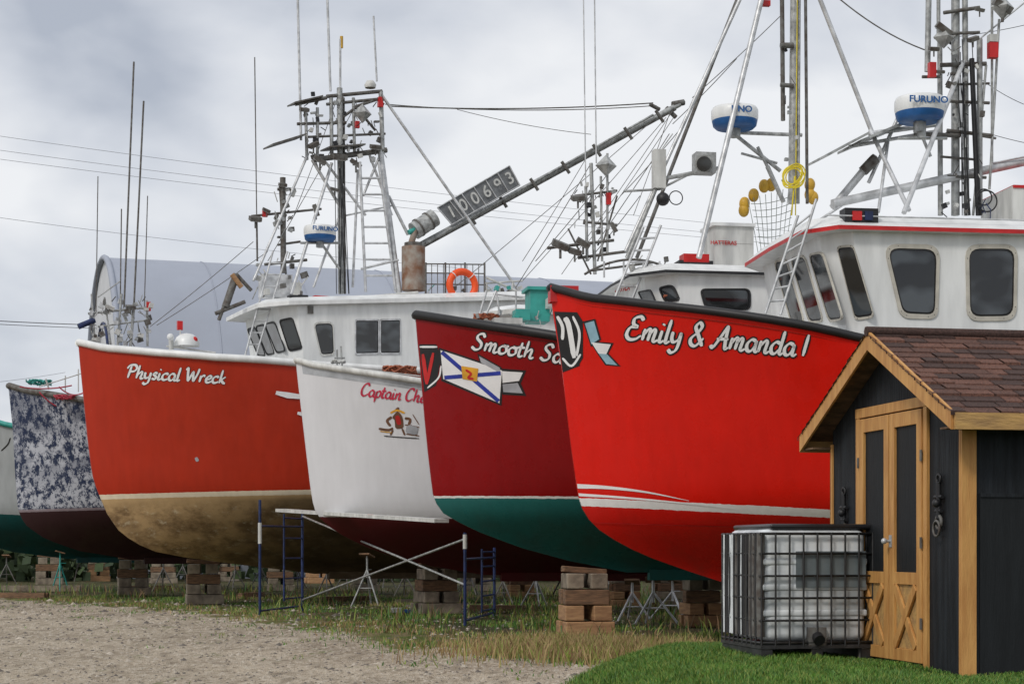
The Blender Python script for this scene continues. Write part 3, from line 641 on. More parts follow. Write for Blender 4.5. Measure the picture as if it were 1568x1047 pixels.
# =============================================================== worn blue boat
fr=Frame('fishing_boat',bowX(15,53),53,0,24)
stemB=[(13,590),(16,620),(20,660),(23,720),(27,775),(31,790),(42,806),(70,825),(120,843),(200,856)]
HB=make_hull(fr,stemB,[(13,590),(40,598),(80,604),(132,613),(200,624)],13,2.5,[(45,783),(150,780)],(.035,.012,.014),(.25,.2,.22),(.02,.032,.075),4,.6,kind='worn',rail=DARKM,rail_r=.09)
mb,fc=cabin(fr,1.7,1.2,4.4,4.6,.4,9,5.2,6.9,fascia=WHITE,wall=WHITED); mb.build('wheelhouse',fr)
mb=MB()
rig(fr,mb,[(205,95,190,470,3),(220,155,205,470,3),(150,270,147,480,1.6),(226,300,221,470,1.6),(186,320,184,480,2)],DARKM,0)
rig(fr,mb,[(135,480,232,470,4),(150,500,228,490,3),(140,450,146,530,3),(160,455,170,530,3),(186,450,180,530,4),(205,465,200,530,5),(225,460,226,530,4),(150,455,185,430,2)],GALV,0)
rig(fr,mb,[(120,500,145,490,10)],BLUEP,0)
for _ in range(4): clutter(fr,mb,135,232,455,528,0,16,9,(GALV,ALU,DARKM,WHITED))
pbox(fr,mb,225,462,231,476,RED,-.1,.1); flood(fr,mb,168,470,14,WHITED,-.1,20); flood(fr,mb,200,470,14,DARKM,-.1,0)
PRP=mat('red_mooring_rope',(.5,.05,.08),.7)
for a_ in ((60,600,125,620,14),(90,592,130,600,8),(30,592,110,590,4)): wire(fr,mb,a_[0],a_[1],a_[2],a_[3],a_[4],2.2,PRP,-1.2)
tangle(mb,fr.y(100,612,-1.7),.25,PRP,4); tangle(mb,fr.y(60,590,-.5),.3,TEAL,4)
rig(fr,mb,[(60,592,130,570,2),(100,575,100,600,2),(120,565,120,600,2),(75,596,70,580,3)],WHITED,-1)
mb.build('deck_gear',fr)
# =============================================================== far-left boat
fr=Frame('fishing_boat',bowX(-110,62),62,0,24)
HL=make_hull(fr,[(-112,600),(-108,660),(-102,740),(-98,775),(-85,805),(-50,825),(20,845),(100,855)],[(-112,600),(-60,625),(0,648),(40,656),(120,664)],14,2.6,[(-60,785),(10,788)],(.012,.09,.09),None,(.46,.48,.49),4,.5,rail=TEAL,rail_r=.09)
mb=MB(); ribbon(HL,mb,[(2,690),(12,680),(16,670)],2,BP); mb.build('bow_lettering',fr)
mb,fc=cabin(fr,1.6,1.2,4.6,4.8,.4,9,4.5,6.2,fascia=TEAL,wall=TEAL); mb.build('wheelhouse',fr)
# =============================================================== hull supports
def G(px,py,z=0): Y=(EYE-z)*F/(py-HY); return V(((px-CX)/F*Y,Y,z))
def crib(px,py,w,h,kind='c',rot=12,name='block_stack'):
    g=G(px,py); f=Frame(name,g.x,g.y,0,rot,False); S=F/g.y; W=w/S; H=h/S; mb=MB()
    n=4
    for i in range(n):
        z=H*i/n; k=W*(1-.05*i)
        m=(CONC if i!=2 else WOODB) if kind=='c' else (WOODL if i<2 else (WOODB if i==2 else CONC))
        if i%2==0:
            for s in (-1,1): mb.box((random.uniform(-.04,.04),s*k*.28+.3,z+H/n/2),(k,k*.42,H/n*.94),m,Matrix.Rotation(random.uniform(-.07,.07),3,'Z'))
        else:
            for s in (-1,1): mb.box((s*k*.28,.3,z+H/n/2),(k*.4,k,H/n*.94),m,Matrix.Rotation(random.uniform(-.08,.08),3,'Z'))
    mb.box((0,.3,H+.04),(W*.9,.25,.1),WOODB,Matrix.Rotation(.08,3,'Y'))
    mb.build(name,f,.015)
crib(204,912,50,55); crib(312,925,56,62); crib(674,940,62,70,rot=18); crib(900,975,76,98,'w',rot=10); crib(75,895,40,42)
crib(1080,960,60,75,'w',8); crib(430,905,40,40); crib(560,905,40,44); crib(150,890,36,36,'w'); crib(800,915,40,40,'w'); crib(1180,940,60,60); crib(250,893,40,34); crib(350,890,34,30); crib(490,893,40,36,'w'); crib(730,905,44,42); crib(960,930,44,50,'w'); crib(1030,930,44,50)
def stand(px,py,h,w=40,m=GALV,name='boat_jack_stand'):
    g=G(px,py); f=Frame(name,g.x,g.y,0,random.uniform(0,90),False); S=F/g.y;H=h/S;W=w/S/2; mb=MB()
    ap=V((0,0,H*.72))
    for a in (.3,2.4,4.5):
        b=V((W*math.cos(a),W*math.sin(a),0)); mb.tube(b,ap,.024,m); mb.tube(b*.5+ap*.5,V((W*.5*math.cos(a+2.1),W*.5*math.sin(a+2.1),H*.36)),.012,m)
    mb.tube(ap-V((0,0,.2)),V((0,0,H)),.028,m); mb.box((0,0,H),(.3,.3,.04),WOODB,Matrix.Rotation(.3,3,'Y')); mb.tube(ap,ap+V((.2,0,0)),.012,m)
    mb.build(name,f)
for a in ((1000,955,68,80,ALU),(1030,948,60,70,ALU),(968,950,60,60,ALU),(562,928,78,50,GALV),(250,905,50,40,DARKM),(360,905,46,40,DARKM),(500,915,50,40,DARKM),(820,930,60,50,GALV),(620,912,45,40,DARKM),(120,890,40,30,DARKM),(92,905,60,30,TEAL),(770,925,50,40,DARKM),(20,880,30,30,DARKM),(1060,940,60,60,DARKM),(720,910,40,40,DARKM),(930,925,50,45,DARKM),(1140,960,60,60,DARKM),(280,892,36,30,DARKM),(400,898,40,34,DARKM),(455,900,40,34,DARKM),(530,902,44,36,DARKM),(590,900,40,34,DARKM),(690,905,44,36,DARKM),(860,920,50,40,DARKM),(325,895,36,30,DARKM),(10,895,44,36,DARKM),(45,885,36,30,DARKM)): stand(*a)
def logt(px,py,L,r,rot,m=WOODB,name='timber_beam'):
    g=G(px,py); f=Frame(name,g.x,g.y,0,rot,False); mb=MB(); mb.box((0,0,r),(L,r*2,r*2),m); mb.box((L*.1,r*2.2,r),(L*.8,r*2,r*1.8),m,Matrix.Rotation(.08,3,'Z')); mb.build(name,f,.01)
logt(50,905,3.2,.1,6,CONC); logt(20,915,2.,.08,-8,WOODB); logt(230,903,1.6,.08,20); logt(530,920,1.5,.07,40,WOODB); logt(760,935,1.3,.07,-20); logt(640,925,1.2,.07,10,CONC); logt(385,915,1.4,.08,70)
f=Frame('scaffold_frame',0,0,0,0)
gl=G(398,942); gl2=G(463,935); gr=G(712,958); gr2=G(757,946)
mb=MB()
def zof(p,py): return EYE+(HY-py)/F*p.y
def P3(p,py): return V((p.x,p.y,zof(p,py)))
for (a,b,ta,tb,n) in ((gl,gl2,765,785,5),(gr,gr2,815,838,5)):
    mb.tube(V((a.x,a.y,0)),P3(a,ta),.034,BLUEP); mb.tube(V((b.x,b.y,0)),P3(b,tb),.034,BLUEP)
    zb_=zof(b,tb)
    for i in range(n):
        t=(i+.7)/n; mb.tube(V((a.x*.45+b.x*.55,a.y*.45+b.y*.55,zb_*t)),V((b.x,b.y,zb_*t)),.02,BLUEP)
    m_=a*.45+b*.55; mb.tube(V((m_.x,m_.y,zb_*.12)),V((m_.x,m_.y,zb_*.98)),.025,BLUEP)
    mb.tube(V((a.x,a.y,.1)),V((b.x,b.y,.12)),.025,BLUEP); mb.tube(V((a.x,a.y,zb_*.85)),V((b.x,b.y,zb_*.86)),.025,BLUEP)
mb.tube(P3(gl2,790),P3(gr,895),.022,GALV); mb.tube(P3(gl2,918),P3(gr,825),.022,GALV)
mb.tube(P3(gl,800),P3(gl,832),.045,WHITED); mb.tube(P3(gr,818),P3(gr,840),.045,WHITED)
a=P3(gl*.5+gl2*.5,781);b=P3(gr*.9+gl*.1,797)
d=(b-a); R=d.to_track_quat('X','Z').to_matrix(); mb.box((a+b)/2,(d.length,.32,.07),WHITED,R); mb.box(a*.42+b*.58+V((0,-.17,0)),(.8,.02,.05),YELD,R); mb.box(a*.4+b*.6+V((0,-.175,0)),(.25,.02,.06),ORANGE,R)
mb.build('frames_and_plank',f)
# =============================================================== hangar
f=Frame('fabric_storage_building',bowX(158,97),97,0,18)
FAB=mat('grey_fabric_roof',(.36,.39,.46),.6,var=.06,scale=.25); FABW=mat('white_fabric_end',(.7,.71,.73),.6,var=.06,scale=.4)
mb=MB(); n=28; LEN=70; prof=[]
for i in range(n+1):
    a=math.pi*i/n; y=-10*math.cos(a); z=16.8*math.sin(a)**.72; prof.append((y,z))
vs=[(x,y,z) for x in np.linspace(0,LEN,15) for y,z in prof]
mb.add(vs,[(i*(n+1)+j,i*(n+1)+j+1,(i+1)*(n+1)+j+1,(i+1)*(n+1)+j) for i in range(14) for j in range(n)],FAB,True)
mb.add([(0.05,y,z) for y,z in prof],[tuple(range(n+1))],FABW)
mb.path([V((-.05,y,z)) for y,z in prof],.16,FAB,8)
mb.path([V((-.05,y*.45,5+z*.5)) for y,z in prof],.07,BLUEP,8)
mb.bb(-.3,-.06,-6.5,6.5,0,9.5,mat('blue_door',(.05,.09,.2),.5))
for x in np.linspace(5,LEN-3,14): mb.path([V((x,y*1.001,z*1.001)) for y,z in prof],.03,FAB,5)
mb.build('arched_shell',f)
# =============================================================== power lines
f=Frame('overhead_power_line',0,0,0,0); mb=MB()
WG=mat('grey_cable',(.3,.3,.32),.7)
def pl(x1,y1,x2,y2,sag,Y=85,w=.7):
    pts=[]
    for i in range(17):
        t=i/16; px=x1+(x2-x1)*t; py=y1+(y2-y1)*t+sag*4*t*(1-t); yy=Y+t*25; pts.append(V(((px-CX)/F*yy,yy,EYE+(HY-py)/F*yy)))
    mb.path(pts,w/2*Y/F,WG,5)
for a in ((-60,200,1500,380,12),(-60,222,1500,392,12),(-60,236,1500,398,12),(-60,325,700,410,6),(-60,488,260,500,2,85,1.6),(-60,493,260,505,2,85,1.2),(-60,590,100,570,2)): pl(*a)
mb.build('cables',f)
# =============================================================== shed
f=Frame('garden_shed',3.455,14.0,.5,10.85); SHF=f
CH=mat('charcoal_stained_siding',(.018,.022,.027),.7,scale=2.5,col2=(.006,.007,.009),st=(6,6,.5),bump=.5,spec=.3)
CH2=mat('charcoal_door_panel',(.012,.014,.016),.65,scale=3,st=(5,5,.5),bump=.3,spec=.3)
YW=mat('ochre_stained_trim',(.62,.33,.10),.6,scale=4,col2=(.47,.22,.06),st=(4,4,.6),bump=.35)
YW2=mat('ochre_weathered_trim',(.55,.33,.11),.7,scale=5,col2=(.34,.2,.08),bump=.35,st=(.7,4,3))
Wd=2.77; RZ=2.77; sl=.471; LN=4.4
mb=MB()
zt0=RZ-.1-sl*Wd/2
mb.add([(0,0,-.3),(0,Wd,-.3),(0,Wd,zt0),(0,Wd/2,RZ-.1),(0,0,zt0)],[(0,1,2,3,4)],CH)
mb.add([(LN,0,-.3),(LN,Wd,-.3),(LN,Wd,zt0),(LN,Wd/2,RZ-.1),(LN,0,zt0)],[(0,1,2,3,4)],CH)
mb.add([(0,0,-.3),(LN,0,-.3),(LN,0,zt0),(0,0,zt0)],[(0,1,2,3)],CH); mb.add([(0,Wd,-.3),(LN,Wd,-.3),(LN,Wd,zt0),(0,Wd,zt0)],[(0,1,2,3)],CH)
zl=f.y(1530,757,0).z
mb.bb(.13,LN,-.018,0.001,-.25,zl-.02,CH2); mb.bb(.13,LN,-.03,-.0,zl-.02,zl+.01,CH)
mb.build('walls',f)
mb=MB()
mb.bb(-.022,.10,-.022,-.002,-.2,1.86,YW); mb.bb(-.024,-.001,-.0,.03,-.2,1.9,YW)
mb.bb(-.02,.0,Wd-.03,Wd+.02,-.2,1.9,YW); mb.bb(-.02,.03,Wd,Wd+.02,-.2,1.9,YW)
def gy(px): return f.x(px,840,0).y
zT=f.x(1422,622,0).z
yr=gy(1424); yl=gy(1315)
def board(ya,yb,za,zb,pr,m,x0=-.0): mb.bb(-pr,x0-.001,min(ya,yb),max(ya,yb),za,zb,m)
board(yr,yr+.07,-.08,zT,.03,YW); board(yl-.09,yl,-.08,zT,.03,YW); board(yr,yl,zT+.001,zT+.085,.034,YW)
board(yr,yl,-.1,-.0,.05,YW2)
mid=(yr+.07+yl-.09)/2; zB=.03; zm=f.x(1400,876,0).z
for a,b in ((yr+.08,mid-.012),(mid+.012,yl-.1)):
    sw=.1
    board(a,b,zB,zT-.01,.016,CH2)
    board(a,a+sw,zB,zT-.012,.04,YW); board(b-sw,b,zB,zT-.012,.04,YW)
    board(a+sw,b-sw,zT-.13,zT-.012,.038,YW); board(a+sw,b-sw,zm-.1,zm,.038,YW); board(a+sw,b-sw,zB,zB+.1,.038,YW)
    board(a+sw,b-sw,zB+.1,zm-.1,.018,YW2)
    y0=a+sw;y1=b-sw;z0=zB+.1;z1=zm-.1
    for s,(p,q) in enumerate((((y0,z0),(y1,z1)),((y0,z1),(y1,z0)))):
        d=V((0,q[0]-p[0],q[1]-p[1])); L=d.length-.05; c=V((-.034-.004*s,(p[0]+q[0])/2,(p[1]+q[1])/2)); an_=math.atan2(d.z,d.y)
        mb.box(c,(.022,L,.075),YW,Matrix.Rotation(an_,3,'X'))
board(mid-.012,mid+.012,zB,zT-.01,.008,BLACK)
mb.build('doors_and_trim',f,.003)
mb=MB()
hz=f.x(1370,828,0).z
mb.tube((-.04,mid-.05,hz),(-.09,mid-.05,hz),.012,ALU,10); mb.sphere((-.1,mid-.05,hz),.026,ALU); mb.box((-.045,mid-.05,hz),(.008,.05,.1),ALU)
for zz_ in (.35,1.0,1.7):
    for yy_ in (yr+.075,yl-.095): mb.box((-.045,yy_,zz_),(.01,.03,.09),DARKM)
for px,py in ((1297,785),(1443,770)):
    c=f.x(px,py,0)+V((-.03,0,0))
    IR=BLACK
    mb.tube(c+V((0,0,.16)),c+V((0,0,-.12)),.022,IR,8); mb.torus(c+V((0,0,.19)),.035,.012,IR,(0,1,0),(0,0,1),14,6); mb.torus(c+V((0,0,-.15)),.05,.014,DARKM,(0,1,0),(0,0,1),16,6)
    mb.tube(c+V((0,-.07,.05)),c+V((0,.07,.05)),.016,IR,8); mb.tube(c+V((0,-.05,-.06)),c+V((0,.05,-.06)),.016,IR,8); mb.sphere(c+V((-.02,0,0)),.035,IR)
    mb.torus(c+V((-.02,0,-.2)),.06,.01,DARKM,(0,1,0),(0,0,1),16,6)
mb.build('iron_hardware',f)
mb=MB()
xo=-.2; eY=-.25; eZ=RZ-sl*(Wd/2-eY)
for sgn in (1,-1):
    def T(y): return y if sgn==1 else Wd-y
    vs=[(xo,T(eY),eZ-.03),(LN+.2,T(eY),eZ-.03),(LN+.2,Wd/2,RZ-.03),(xo,Wd/2,RZ-.03)]
    vs2=[(x,y,z-.025) for x,y,z in vs]
    mb.add(vs+vs2,[(0,1,2,3),(4,5,6,7),(0,1,5,4),(1,2,6,5),(2,3,7,6),(3,0,4,7)],WOODB)
    for xb in (xo-.024,):
        a=(T(eY-.02),eZ-.01-.0);b=(Wd/2,RZ+.005)
        vs=[(xb,a[0],a[1]),(xb,b[0],b[1]),(xb,b[0],b[1]-.16),(xb,a[0],a[1]-.145)]
        vs2=[(x+.022,y,z) for x,y,z in vs]
        mb.add(vs+vs2,[(0,1,2,3),(4,5,6,7),(0,1,5,4),(1,2,6,5),(2,3,7,6),(3,0,4,7)],YW)
    mb.bb(xo,LN+.2,min(T(eY-.06),T(eY)),max(T(eY-.06),T(eY))-.0,eZ-.155,eZ-.03,YW2)
    mb.bb(xo+.01,LN+.2,min(T(eY+.003),T(-.001)),max(T(eY+.003),T(-.001)),eZ-.14,eZ-.125,WOODB)
mb.build('roof_structure',f)
SH=[mat('brown_asphalt_shingle',(.15,.07,.05),.9,scale=60,bump=.4,var=.3),mat('dark_brown_asphalt_shingle',(.085,.045,.036),.9,scale=60,bump=.4,var=.3),mat('reddish_asphalt_shingle',(.2,.09,.062),.9,scale=60,bump=.4,var=.3)]
mb=MB()
sa=math.atan(sl); SLn=(Wd/2-eY)/math.cos(sa); ex=.125; nr=int(SLn/ex)+1
for sgn in (1,-1):
    for r in range(nr):
        lo=r*ex-.045; hi=min(r*ex+ex+.05,SLn)
        x=xo-.03-random.random()*.3
        while x<LN+.2:
            wd=random.choice((.15,.2,.28,.33)); x2=min(x+wd-.008,LN+.22); xa_=max(x,xo-.035)
            if x2>xa_:
                t=random.choice((.012,.014,.022)); pts=[]
                for (xx,ss_,hh) in ((xa_,lo,.012+t),(x2,lo,.012+t),(x2,hi,t*.4),(xa_,hi,t*.4),(xa_,lo,.0),(x2,lo,.0)):
                    y=eY+ss_*math.cos(sa); z=eZ-.03+ss_*math.sin(sa)+hh
                    pts.append((xx,y if sgn==1 else Wd-y,z))
                mb.add(pts,[(0,1,2,3),(0,1,5,4)],random.choice(SH))
            x+=wd
mb.path([(xo-.035,Wd/2,RZ+.0),(LN+.2,Wd/2,RZ+.0)],.045,SH[1],6)
mb.build('shingles',f)
# =============================================================== IBC tote
f=Frame('ibc_water_tank',2.12,15.55,.5,10.85)
def rbox(mb,x0,x1,y0,y1,z0,z1,r,m):
    bm=bmesh.new(); bmesh.ops.create_cube(bm,size=1)
    for v in bm.verts: v.co=V(((x0+x1)/2+v.co.x*(x1-x0),(y0+y1)/2+v.co.y*(y1-y0),(z0+z1)/2+v.co.z*(z1-z0)))
    bmesh.ops.bevel(bm,geom=bm.edges[:],offset=r,segments=4,affect='EDGES',profile=.5)
    bm.verts.index_update(); mb.add([v.co.copy() for v in bm.verts],[tuple(v.index for v in q.verts) for q in bm.faces],m,True); bm.free()
PL=mat('translucent_white_plastic',(.74,.77,.78),.35,scale=1.8,col2=(.36,.39,.40),st=(1,1,1.5),lo=.38,hi=.56,detail=6)
PLD=mat('black_liner_plastic',(.02,.02,.022),.3,scale=6)
CG=mat('dark_cage_steel',(.05,.05,.052),.45,metal=.3,scale=8,col2=(.02,.02,.02))
mb=MB(); tw=1.0;td=1.1
rbox(mb,.04,tw-.04,.04,td-.04,.16,1.12,.07,PL)
for z in (.4,.62,.84): rbox(mb,.03,tw-.03,.03,td-.03,z-.03,z+.03,.02,PL)
mb.bb(.32,.95,.022,.034,.62,.93,mat('faded_label',(.16,.19,.20),.45,scale=5))
mb.lathe((tw/2,td/2,1.11),[(.12,0),(.12,.04),(.001,.045)],BLACK,20)
mb.box((tw/2,0.05,.2),(.16,.12,.16),DARKM); mb.tube((tw/2,.0,.2),(tw/2,-.06,.17),.05,BLACK,12)
rbox(mb,.1,tw+.05,.05,td,1.12,1.165,.02,PLD)
for i in range(13):
    yy=.05+i*.08; mb.path([(.012,yy,.2),(.016,yy+.03,.6),(.012,yy,1.08)],.022+.014*random.random(),random.choice((PLD,PLD,PL,DARKM)),6)
mb.build('bottle',f)
mb=MB(); zs=[.15,.34,.53,.72,.91,1.08]
ny=9;nx=9
for z in zs:
    r=.014 if z in (zs[0],zs[-1]) else .011
    mb.path([(0,0,z),(tw,0,z),(tw,td,z),(0,td,z),(0,0,z)],r,CG,6)
for i in range(nx):
    x=tw*i/(nx-1)
    for y in (0,td): mb.tube((x,y-.008 if y==0 else y,.12),(x,y-.008 if y==0 else y,1.09),.009,CG)
for i in range(1,ny):
    y=td*i/ny
    for x in (0,tw): mb.tube((x-.008,y,.12),(x-.008,y,1.09),.009,CG)
for x in (.05,tw/2,tw-.05): mb.box((x,td/2,.05),(.1,td,.09),CG)
mb.bb(-.01,tw+.01,-.01,td+.01,.1,.13,CG)
for x,y in ((.06,.05),(tw/2,.05),(tw-.06,.05)): mb.tube((x,y,-.02),(x,y,.1),.05,DARKM,10)
mb.build('steel_cage',f)
# =============================================================== ground
def ss(x,a,b): t=np.clip((x-a)/(b-a),0,1); return t*t*(3-2*t)
def hgt(X,Y):
    u=np.sin(X*1.7+Y*.9)*np.cos(Y*1.3)*.018+.012*np.sin(X*5.1+1.3*np.sin(Y*.9))*np.sin(Y*3.3)+.02*np.sin(X*.8-Y*.45+1.2*np.sin(X*.33))
    return .5*ss(X,-.1,1.7)*(1-ss(Y,17.6,22))+u*.8
bx=[-40,-15,-7.4,-4.2,-1.84,.4,2,40]; by=[56,54,42.7,35.3,28.5,24.4,23,23]
xs=np.concatenate([[-3000,-1000,-300,-120,-70,-45],np.arange(-34,9,.2),[10,12,16,30,80,300,1000,3000]])
ys=np.concatenate([[-200,-20,0,6],np.arange(9,64,.26),[68,75,90,120,200,500,1500,4000]])
Xg,Yg=np.meshgrid(xs,ys,indexing='ij'); Zg=hgt(Xg,Yg)
nxg,nyg=Xg.shape
co=np.stack([Xg,Yg,Zg],-1).reshape(-1,3)
i,j=np.meshgrid(np.arange(nxg-1),np.arange(nyg-1),indexing='ij'); a=(i*nyg+j).ravel()
faces=np.stack([a,a+nyg,a+nyg+1,a+1],1)
me=bpy.data.meshes.new('ground'); me.from_pydata(co.tolist(),[],faces.tolist())
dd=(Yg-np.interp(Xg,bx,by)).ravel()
yard=ss(dd,-5.,3.); lawn=ss(Zg.ravel(),.06,.2); under=ss(dd,1.5,7)  # under masks where boat shade is painted on the yard
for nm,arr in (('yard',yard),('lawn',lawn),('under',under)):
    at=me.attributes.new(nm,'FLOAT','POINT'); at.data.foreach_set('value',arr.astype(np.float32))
me.polygons.foreach_set('use_smooth',[True]*len(me.polygons))
m,nt,b=newmat('gravel_and_weeds')
def attr(n): q=nn(nt,'ShaderNodeAttribute'); q.attribute_name=n; return q.outputs['Fac']
n1=noise(nt,.6,6,(.8,.35,1)); n2=noise(nt,3.5,6,(1,.3,1)); n3=noise(nt,14,5,(1,.3,1),.7); n4=noise(nt,1.1,8,(.8,.4,1),.65)
grav=mixc(nt,mrange(nt,n1,.38,.62),(.58,.49,.37),(.40,.33,.245)); grav=mixc(nt,mrange(nt,n3,.5,.64),grav,(.68,.61,.50)); grav=mixc(nt,mrange(nt,n3,.46,.36,0,.75),grav,(.22,.18,.13)); grav=mixc(nt,mrange(nt,n2,.54,.66,0,.75),grav,(.27,.22,.16))
n5=noise(nt,60,2,(1,.4,1)); grav=mixc(nt,mrange(nt,n5,.58,.66,0,.7),grav,(.12,.10,.085))
gw=mrange(nt,noise(nt,1.7,7,(.8,.3,1),.7),.60,.68,0,.75); grav=mixc(nt,gw,grav,(.16,.19,.07))
weed=mixc(nt,mrange(nt,n2,.4,.6),(.10,.14,.03),(.24,.19,.10))
f1=math2(nt,'ADD',attr('yard'),mrange(nt,n4,.25,.75,-.6,.5,False)); f1=mrange(nt,f1,.42,.58)
c=mixc(nt,f1,grav,weed)
c=mixc(nt,math2(nt,'MULTIPLY',attr('under'),mrange(nt,n4,.3,.6,.95,.6)),c,(.05,.045,.028))  # shade beneath the boats, painted into the ground colour
c=mixc(nt,mrange(nt,math2(nt,'ADD',attr('lawn'),mrange(nt,n2,.3,.7,-.2,.2)),.4,.7),c,(.045,.08,.018))
nt.links.new(c,b.inputs['Base Color']); b.inputs['Roughness'].default_value=.95; b.inputs['Specular IOR Level'].default_value=.12
bumpn(nt,b,math2(nt,'ADD',math2(nt,'ADD',n3,n2),n5),.9,.06)
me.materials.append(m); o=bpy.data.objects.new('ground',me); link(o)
def blades(name,X,Y,h,w,mats,lean=.5):
    n=len(X); Z=hgt(X,Y); ang=rng.uniform(0,2*np.pi,n); H=h*rng.uniform(.5,1.3,n); W=w*rng.uniform(.7,1.3,n)
    lx=rng.normal(0,lean,n)*H; ly=rng.normal(0,lean,n)*H
    dx=np.cos(ang)*W;dy=np.sin(ang)*W
    v=np.empty((n,5,3)); z0=Z-.01
    v[:,0]=np.stack([X-dx,Y-dy,z0],1); v[:,1]=np.stack([X+dx,Y+dy,z0],1)
    v[:,2]=np.stack([X+lx*.4+dx*.7,Y+ly*.4+dy*.7,Z+H*.6],1); v[:,3]=np.stack([X+lx*.4-dx*.7,Y+ly*.4-dy*.7,Z+H*.6],1)
    v[:,4]=np.stack([X+lx,Y+ly,Z+H],1)
    me=bpy.data.meshes.new(name); me.vertices.add(n*5); me.vertices.foreach_set('co',v.ravel())
    me.loops.add(n*7); me.polygons.add(n*2)
    b=np.arange(n)[:,None]*5
    li=np.concatenate([b+0,b+1,b+2,b+3,b+3,b+2,b+4],1); me.loops.foreach_set('vertex_index',li.ravel())
    st=np.stack([np.arange(n)*7,np.arange(n)*7+4],1).ravel(); tt=np.tile([4,3],n)
    me.polygons.foreach_set('loop_start',st); me.polygons.foreach_set('loop_total',tt)
    for m in mats: me.materials.append(m)
    mi=np.repeat(rng.integers(0,len(mats),n),2); me.polygons.foreach_set('material_index',mi); me.update(); me.validate()
    o=bpy.data.objects.new(name,me); link(o)
G1=mat('lawn_green',(.12,.27,.03),.6,var=.2,scale=2); G2=mat('lawn_dark_green',(.06,.16,.02),.6); G3=mat('grass_yellow_green',(.24,.30,.05),.6); G4=mat('dry_grass',(.42,.30,.13),.7); G5=mat('dry_brown_grass',(.28,.17,.08),.7)
N=110000; X=rng.uniform(.0,5.2,N);Y=rng.uniform(12.3,19,N); k=hgt(X,Y)>(.1+.25*rng.random(N)); X=X[k];Y=Y[k]
lx=(X-3.455)*.982+(Y-14)*.188; ly=-(X-3.455)*.188+(Y-14)*.982; k=~((lx>-.03)&(ly>-.03)); X=X[k];Y=Y[k]; lx=lx[k];ly=ly[k]
hh=.045-.022*((lx>-.5)&(ly>-.5))
blades('lawn_grass',X,Y,hh,.0035,[G1,G1,G2,G3],.5)
def patchy(X,Y,s=1.): return (np.sin(X*1.9*s+1.3*np.sin(Y*1.1*s))+np.sin(Y*1.7*s+2*np.sin(X*.8*s))+rng.normal(0,.5,len(X)))
N=150000; X=rng.uniform(-22,4,N);Y=rng.uniform(22.5,56,N); yb=np.interp(X,bx,by); k=((Y-yb)+rng.normal(0,1.4,N)>-.6)&(patchy(X,Y)>.2); X=X[k];Y=Y[k]
dry=rng.random(len(X))<.3+.3*np.sin(X*.9+Y*.5)
blades('weeds_grass',X[~dry],Y[~dry],.075,.009,[G3,G2,G1],.5); blades('dry_weeds_grass',X[dry],Y[dry],.09,.009,[G4,G5,G3],.5)
N=90000; X=rng.uniform(-15,3,N);Y=rng.uniform(19.5,48,N); yb=np.interp(X,bx,by); k=(Y<yb)&(patchy(X*1.4,Y*.7,1.3)>1.5)&((yb-Y)<rng.exponential(3.5,N)); blades('creeping_weeds',X[k],Y[k],.05,.009,[G1,G3,G2],.7)
N=6500; X=rng.normal(1.2,.9,N); Y=rng.normal(25,1.0,N); blades('tall_dry_grass',X,Y,.24,.007,[G4,G5,G4,G3],.35)
N=5000; X=rng.uniform(-14,3,N); Y=rng.uniform(24,44,N); k=(np.abs(Y-np.interp(X,bx,by)-1.2)<1.4)&(patchy(X,Y,1.7)>.6); blades('tall_dry_grass',X[k],Y[k],.2,.008,[G4,G3,G5],.4)
N=22000; X=rng.uniform(-22,5,N); Y=rng.uniform(28,64,N); k=((Y-np.interp(X,bx,by))>4)&(patchy(X,Y,1.1)>.7); blades('shaded_tall_grass',X[k],Y[k],.3,.012,[G2,G3,G5],.35)
mb=MB(); ST=mat('gravel_stone',(.5,.44,.36),.9); ST2=mat('dark_gravel_stone',(.15,.13,.11),.9)
for _ in range(5200):
    y=19+32*random.random()**1.4; x=random.uniform(-.29*y-.5,.04*y+1)
    r=random.uniform(.01,.035)*(2 if random.random()<.03 else 1)*(y/28); z=float(hgt(np.array(x),np.array(y)))
    vs=[(x+r*a*random.uniform(.7,1.3),y+r*b*random.uniform(.7,1.3),z+r*c*.6) for a,b,c in ((1,0,0),(0,1,0),(-1,0,0),(0,-1,0),(0,0,1),(0,0,-1))]
    mb.add(vs,[(0,1,4),(1,2,4),(2,3,4),(3,0,4)],ST if random.random()<.5 else ST2)
mb.build('gravel_stones')
mb=MB()
BU=[mat('shrub_foliage',(.05,.08,.025),.8),mat('shrub_foliage_dark',(.025,.045,.015),.8)]
for _ in range(12000):
    x=random.uniform(-60,60); y=random.uniform(80,90); top=2.2+.8*math.sin(x*.4)+.6*math.sin(x*1.3); z=random.random()**.8*top
    s=.28; n_=V((random.gauss(0,1),random.gauss(0,1),random.gauss(0,1))).normalized(); a_=n_.orthogonal().normalized()*s; b_=n_.cross(a_)
    c_=V((x,y,z)); mb.add([c_-a_,c_-b_,c_+a_,c_+b_],[(0,1,2,3)],random.choice(BU))
mb.build('shrub_line')
f=Frame('plastic_litter',*G(606,938).to_tuple()[:2],0,10,False); mb=MB(); rbox(mb,-.12,.12,-.08,.08,0,.12,.02,WHITED); rbox(mb,.16,.36,-.06,.1,0,.08,.02,BLUE); mb.build('plastic_litter',f)
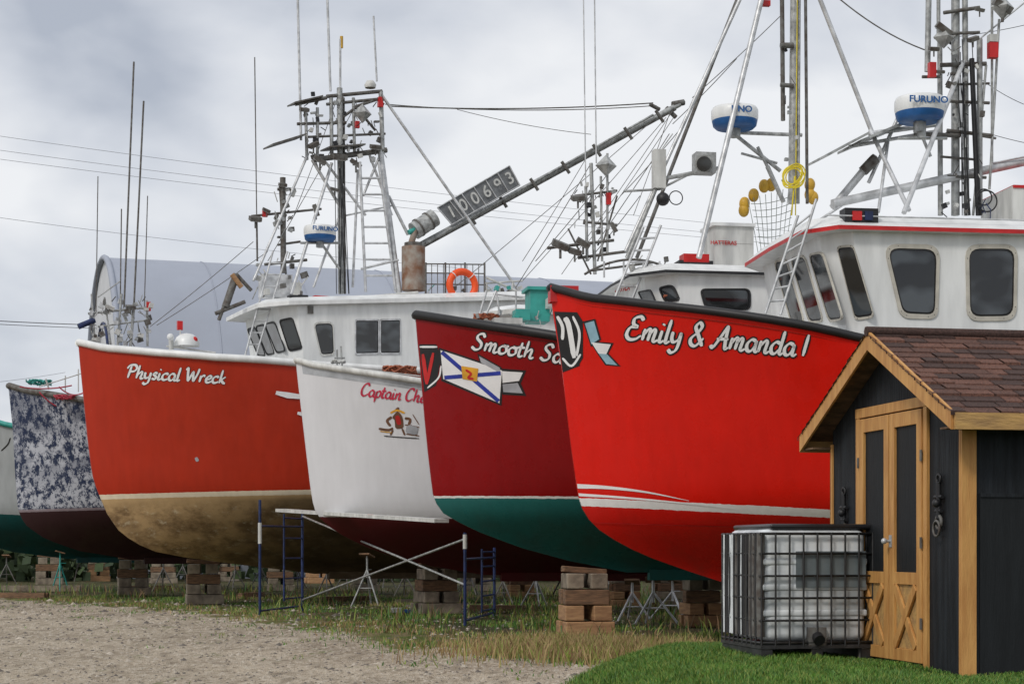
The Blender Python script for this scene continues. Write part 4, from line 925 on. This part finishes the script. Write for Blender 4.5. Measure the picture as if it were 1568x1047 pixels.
# =============================================================== sky + light
w=bpy.data.worlds.new('World'); sc.world=w; w.use_nodes=True; nt=w.node_tree; nt.nodes.clear()
out=nn(nt,'ShaderNodeOutputWorld'); sky=nn(nt,'ShaderNodeTexSky',sky_type='NISHITA'); sky.sun_disc=False
el=math.radians(42); az=math.radians(215)
sky.sun_elevation=el; sky.sun_rotation=az
b1=nn(nt,'ShaderNodeBackground'); nt.links.new(sky.outputs[0],b1.inputs[0]); b1.inputs[1].default_value=.08
tc=nn(nt,'ShaderNodeTexCoord'); mp=nn(nt,'ShaderNodeMapping'); mp.inputs['Scale'].default_value=(1,1,2.0); mp.inputs['Location'].default_value=(1.35,.2,.45); nt.links.new(tc.outputs['Generated'],mp.inputs[0])
def wn(scale,det,r=.5,dist=0):
    q=nn(nt,'ShaderNodeTexNoise'); q.inputs['Scale'].default_value=scale; q.inputs['Detail'].default_value=det; q.inputs['Roughness'].default_value=r; q.inputs['Distortion'].default_value=dist; nt.links.new(mp.outputs[0],q.inputs['Vector']); return q.outputs['Fac']
cl=math2(nt,'ADD',math2(nt,'MULTIPLY',wn(4.6,4,.48,.3),.82),math2(nt,'MULTIPLY',wn(14,5,.5,.2),.18))
cr=nn(nt,'ShaderNodeValToRGB'); nt.links.new(cl,cr.inputs[0]); e=cr.color_ramp.elements
e[0].position=.34; e[0].color=(.47,.51,.59,1); e[1].position=.58; e[1].color=(.93,.94,.96,1)
q=e.new(.45); q.color=(.69,.72,.78,1)
b2=nn(nt,'ShaderNodeBackground'); nt.links.new(cr.outputs[0],b2.inputs[0]); b2.inputs[1].default_value=1.
mx=nn(nt,'ShaderNodeMixShader'); mx.inputs[0].default_value=.9; nt.links.new(b1.outputs[0],mx.inputs[1]); nt.links.new(b2.outputs[0],mx.inputs[2]); nt.links.new(mx.outputs[0],out.inputs[0])
su=bpy.data.lights.new('sun','SUN'); su.energy=1.4; su.angle=math.radians(12); su.color=(1,.95,.88); so=bpy.data.objects.new('sun',su); link(so)
dirv=V((math.sin(az)*math.cos(el),math.cos(az)*math.cos(el),math.sin(el)))
so.rotation_euler=dirv.to_track_quat('Z','Y').to_euler()
cam=bpy.data.cameras.new('camera'); co_=bpy.data.objects.new('camera',cam); link(co_); sc.camera=co_
co_.location=(0,0,EYE); co_.rotation_euler=(math.radians(90),0,0); cam.sensor_width=36; cam.lens=F/1568*36; cam.shift_y=(HY-523.5)/1568; cam.clip_end=6000; cam.clip_start=.1
sc.view_settings.view_transform='Standard'; sc.view_settings.look='None'; sc.view_settings.exposure=0
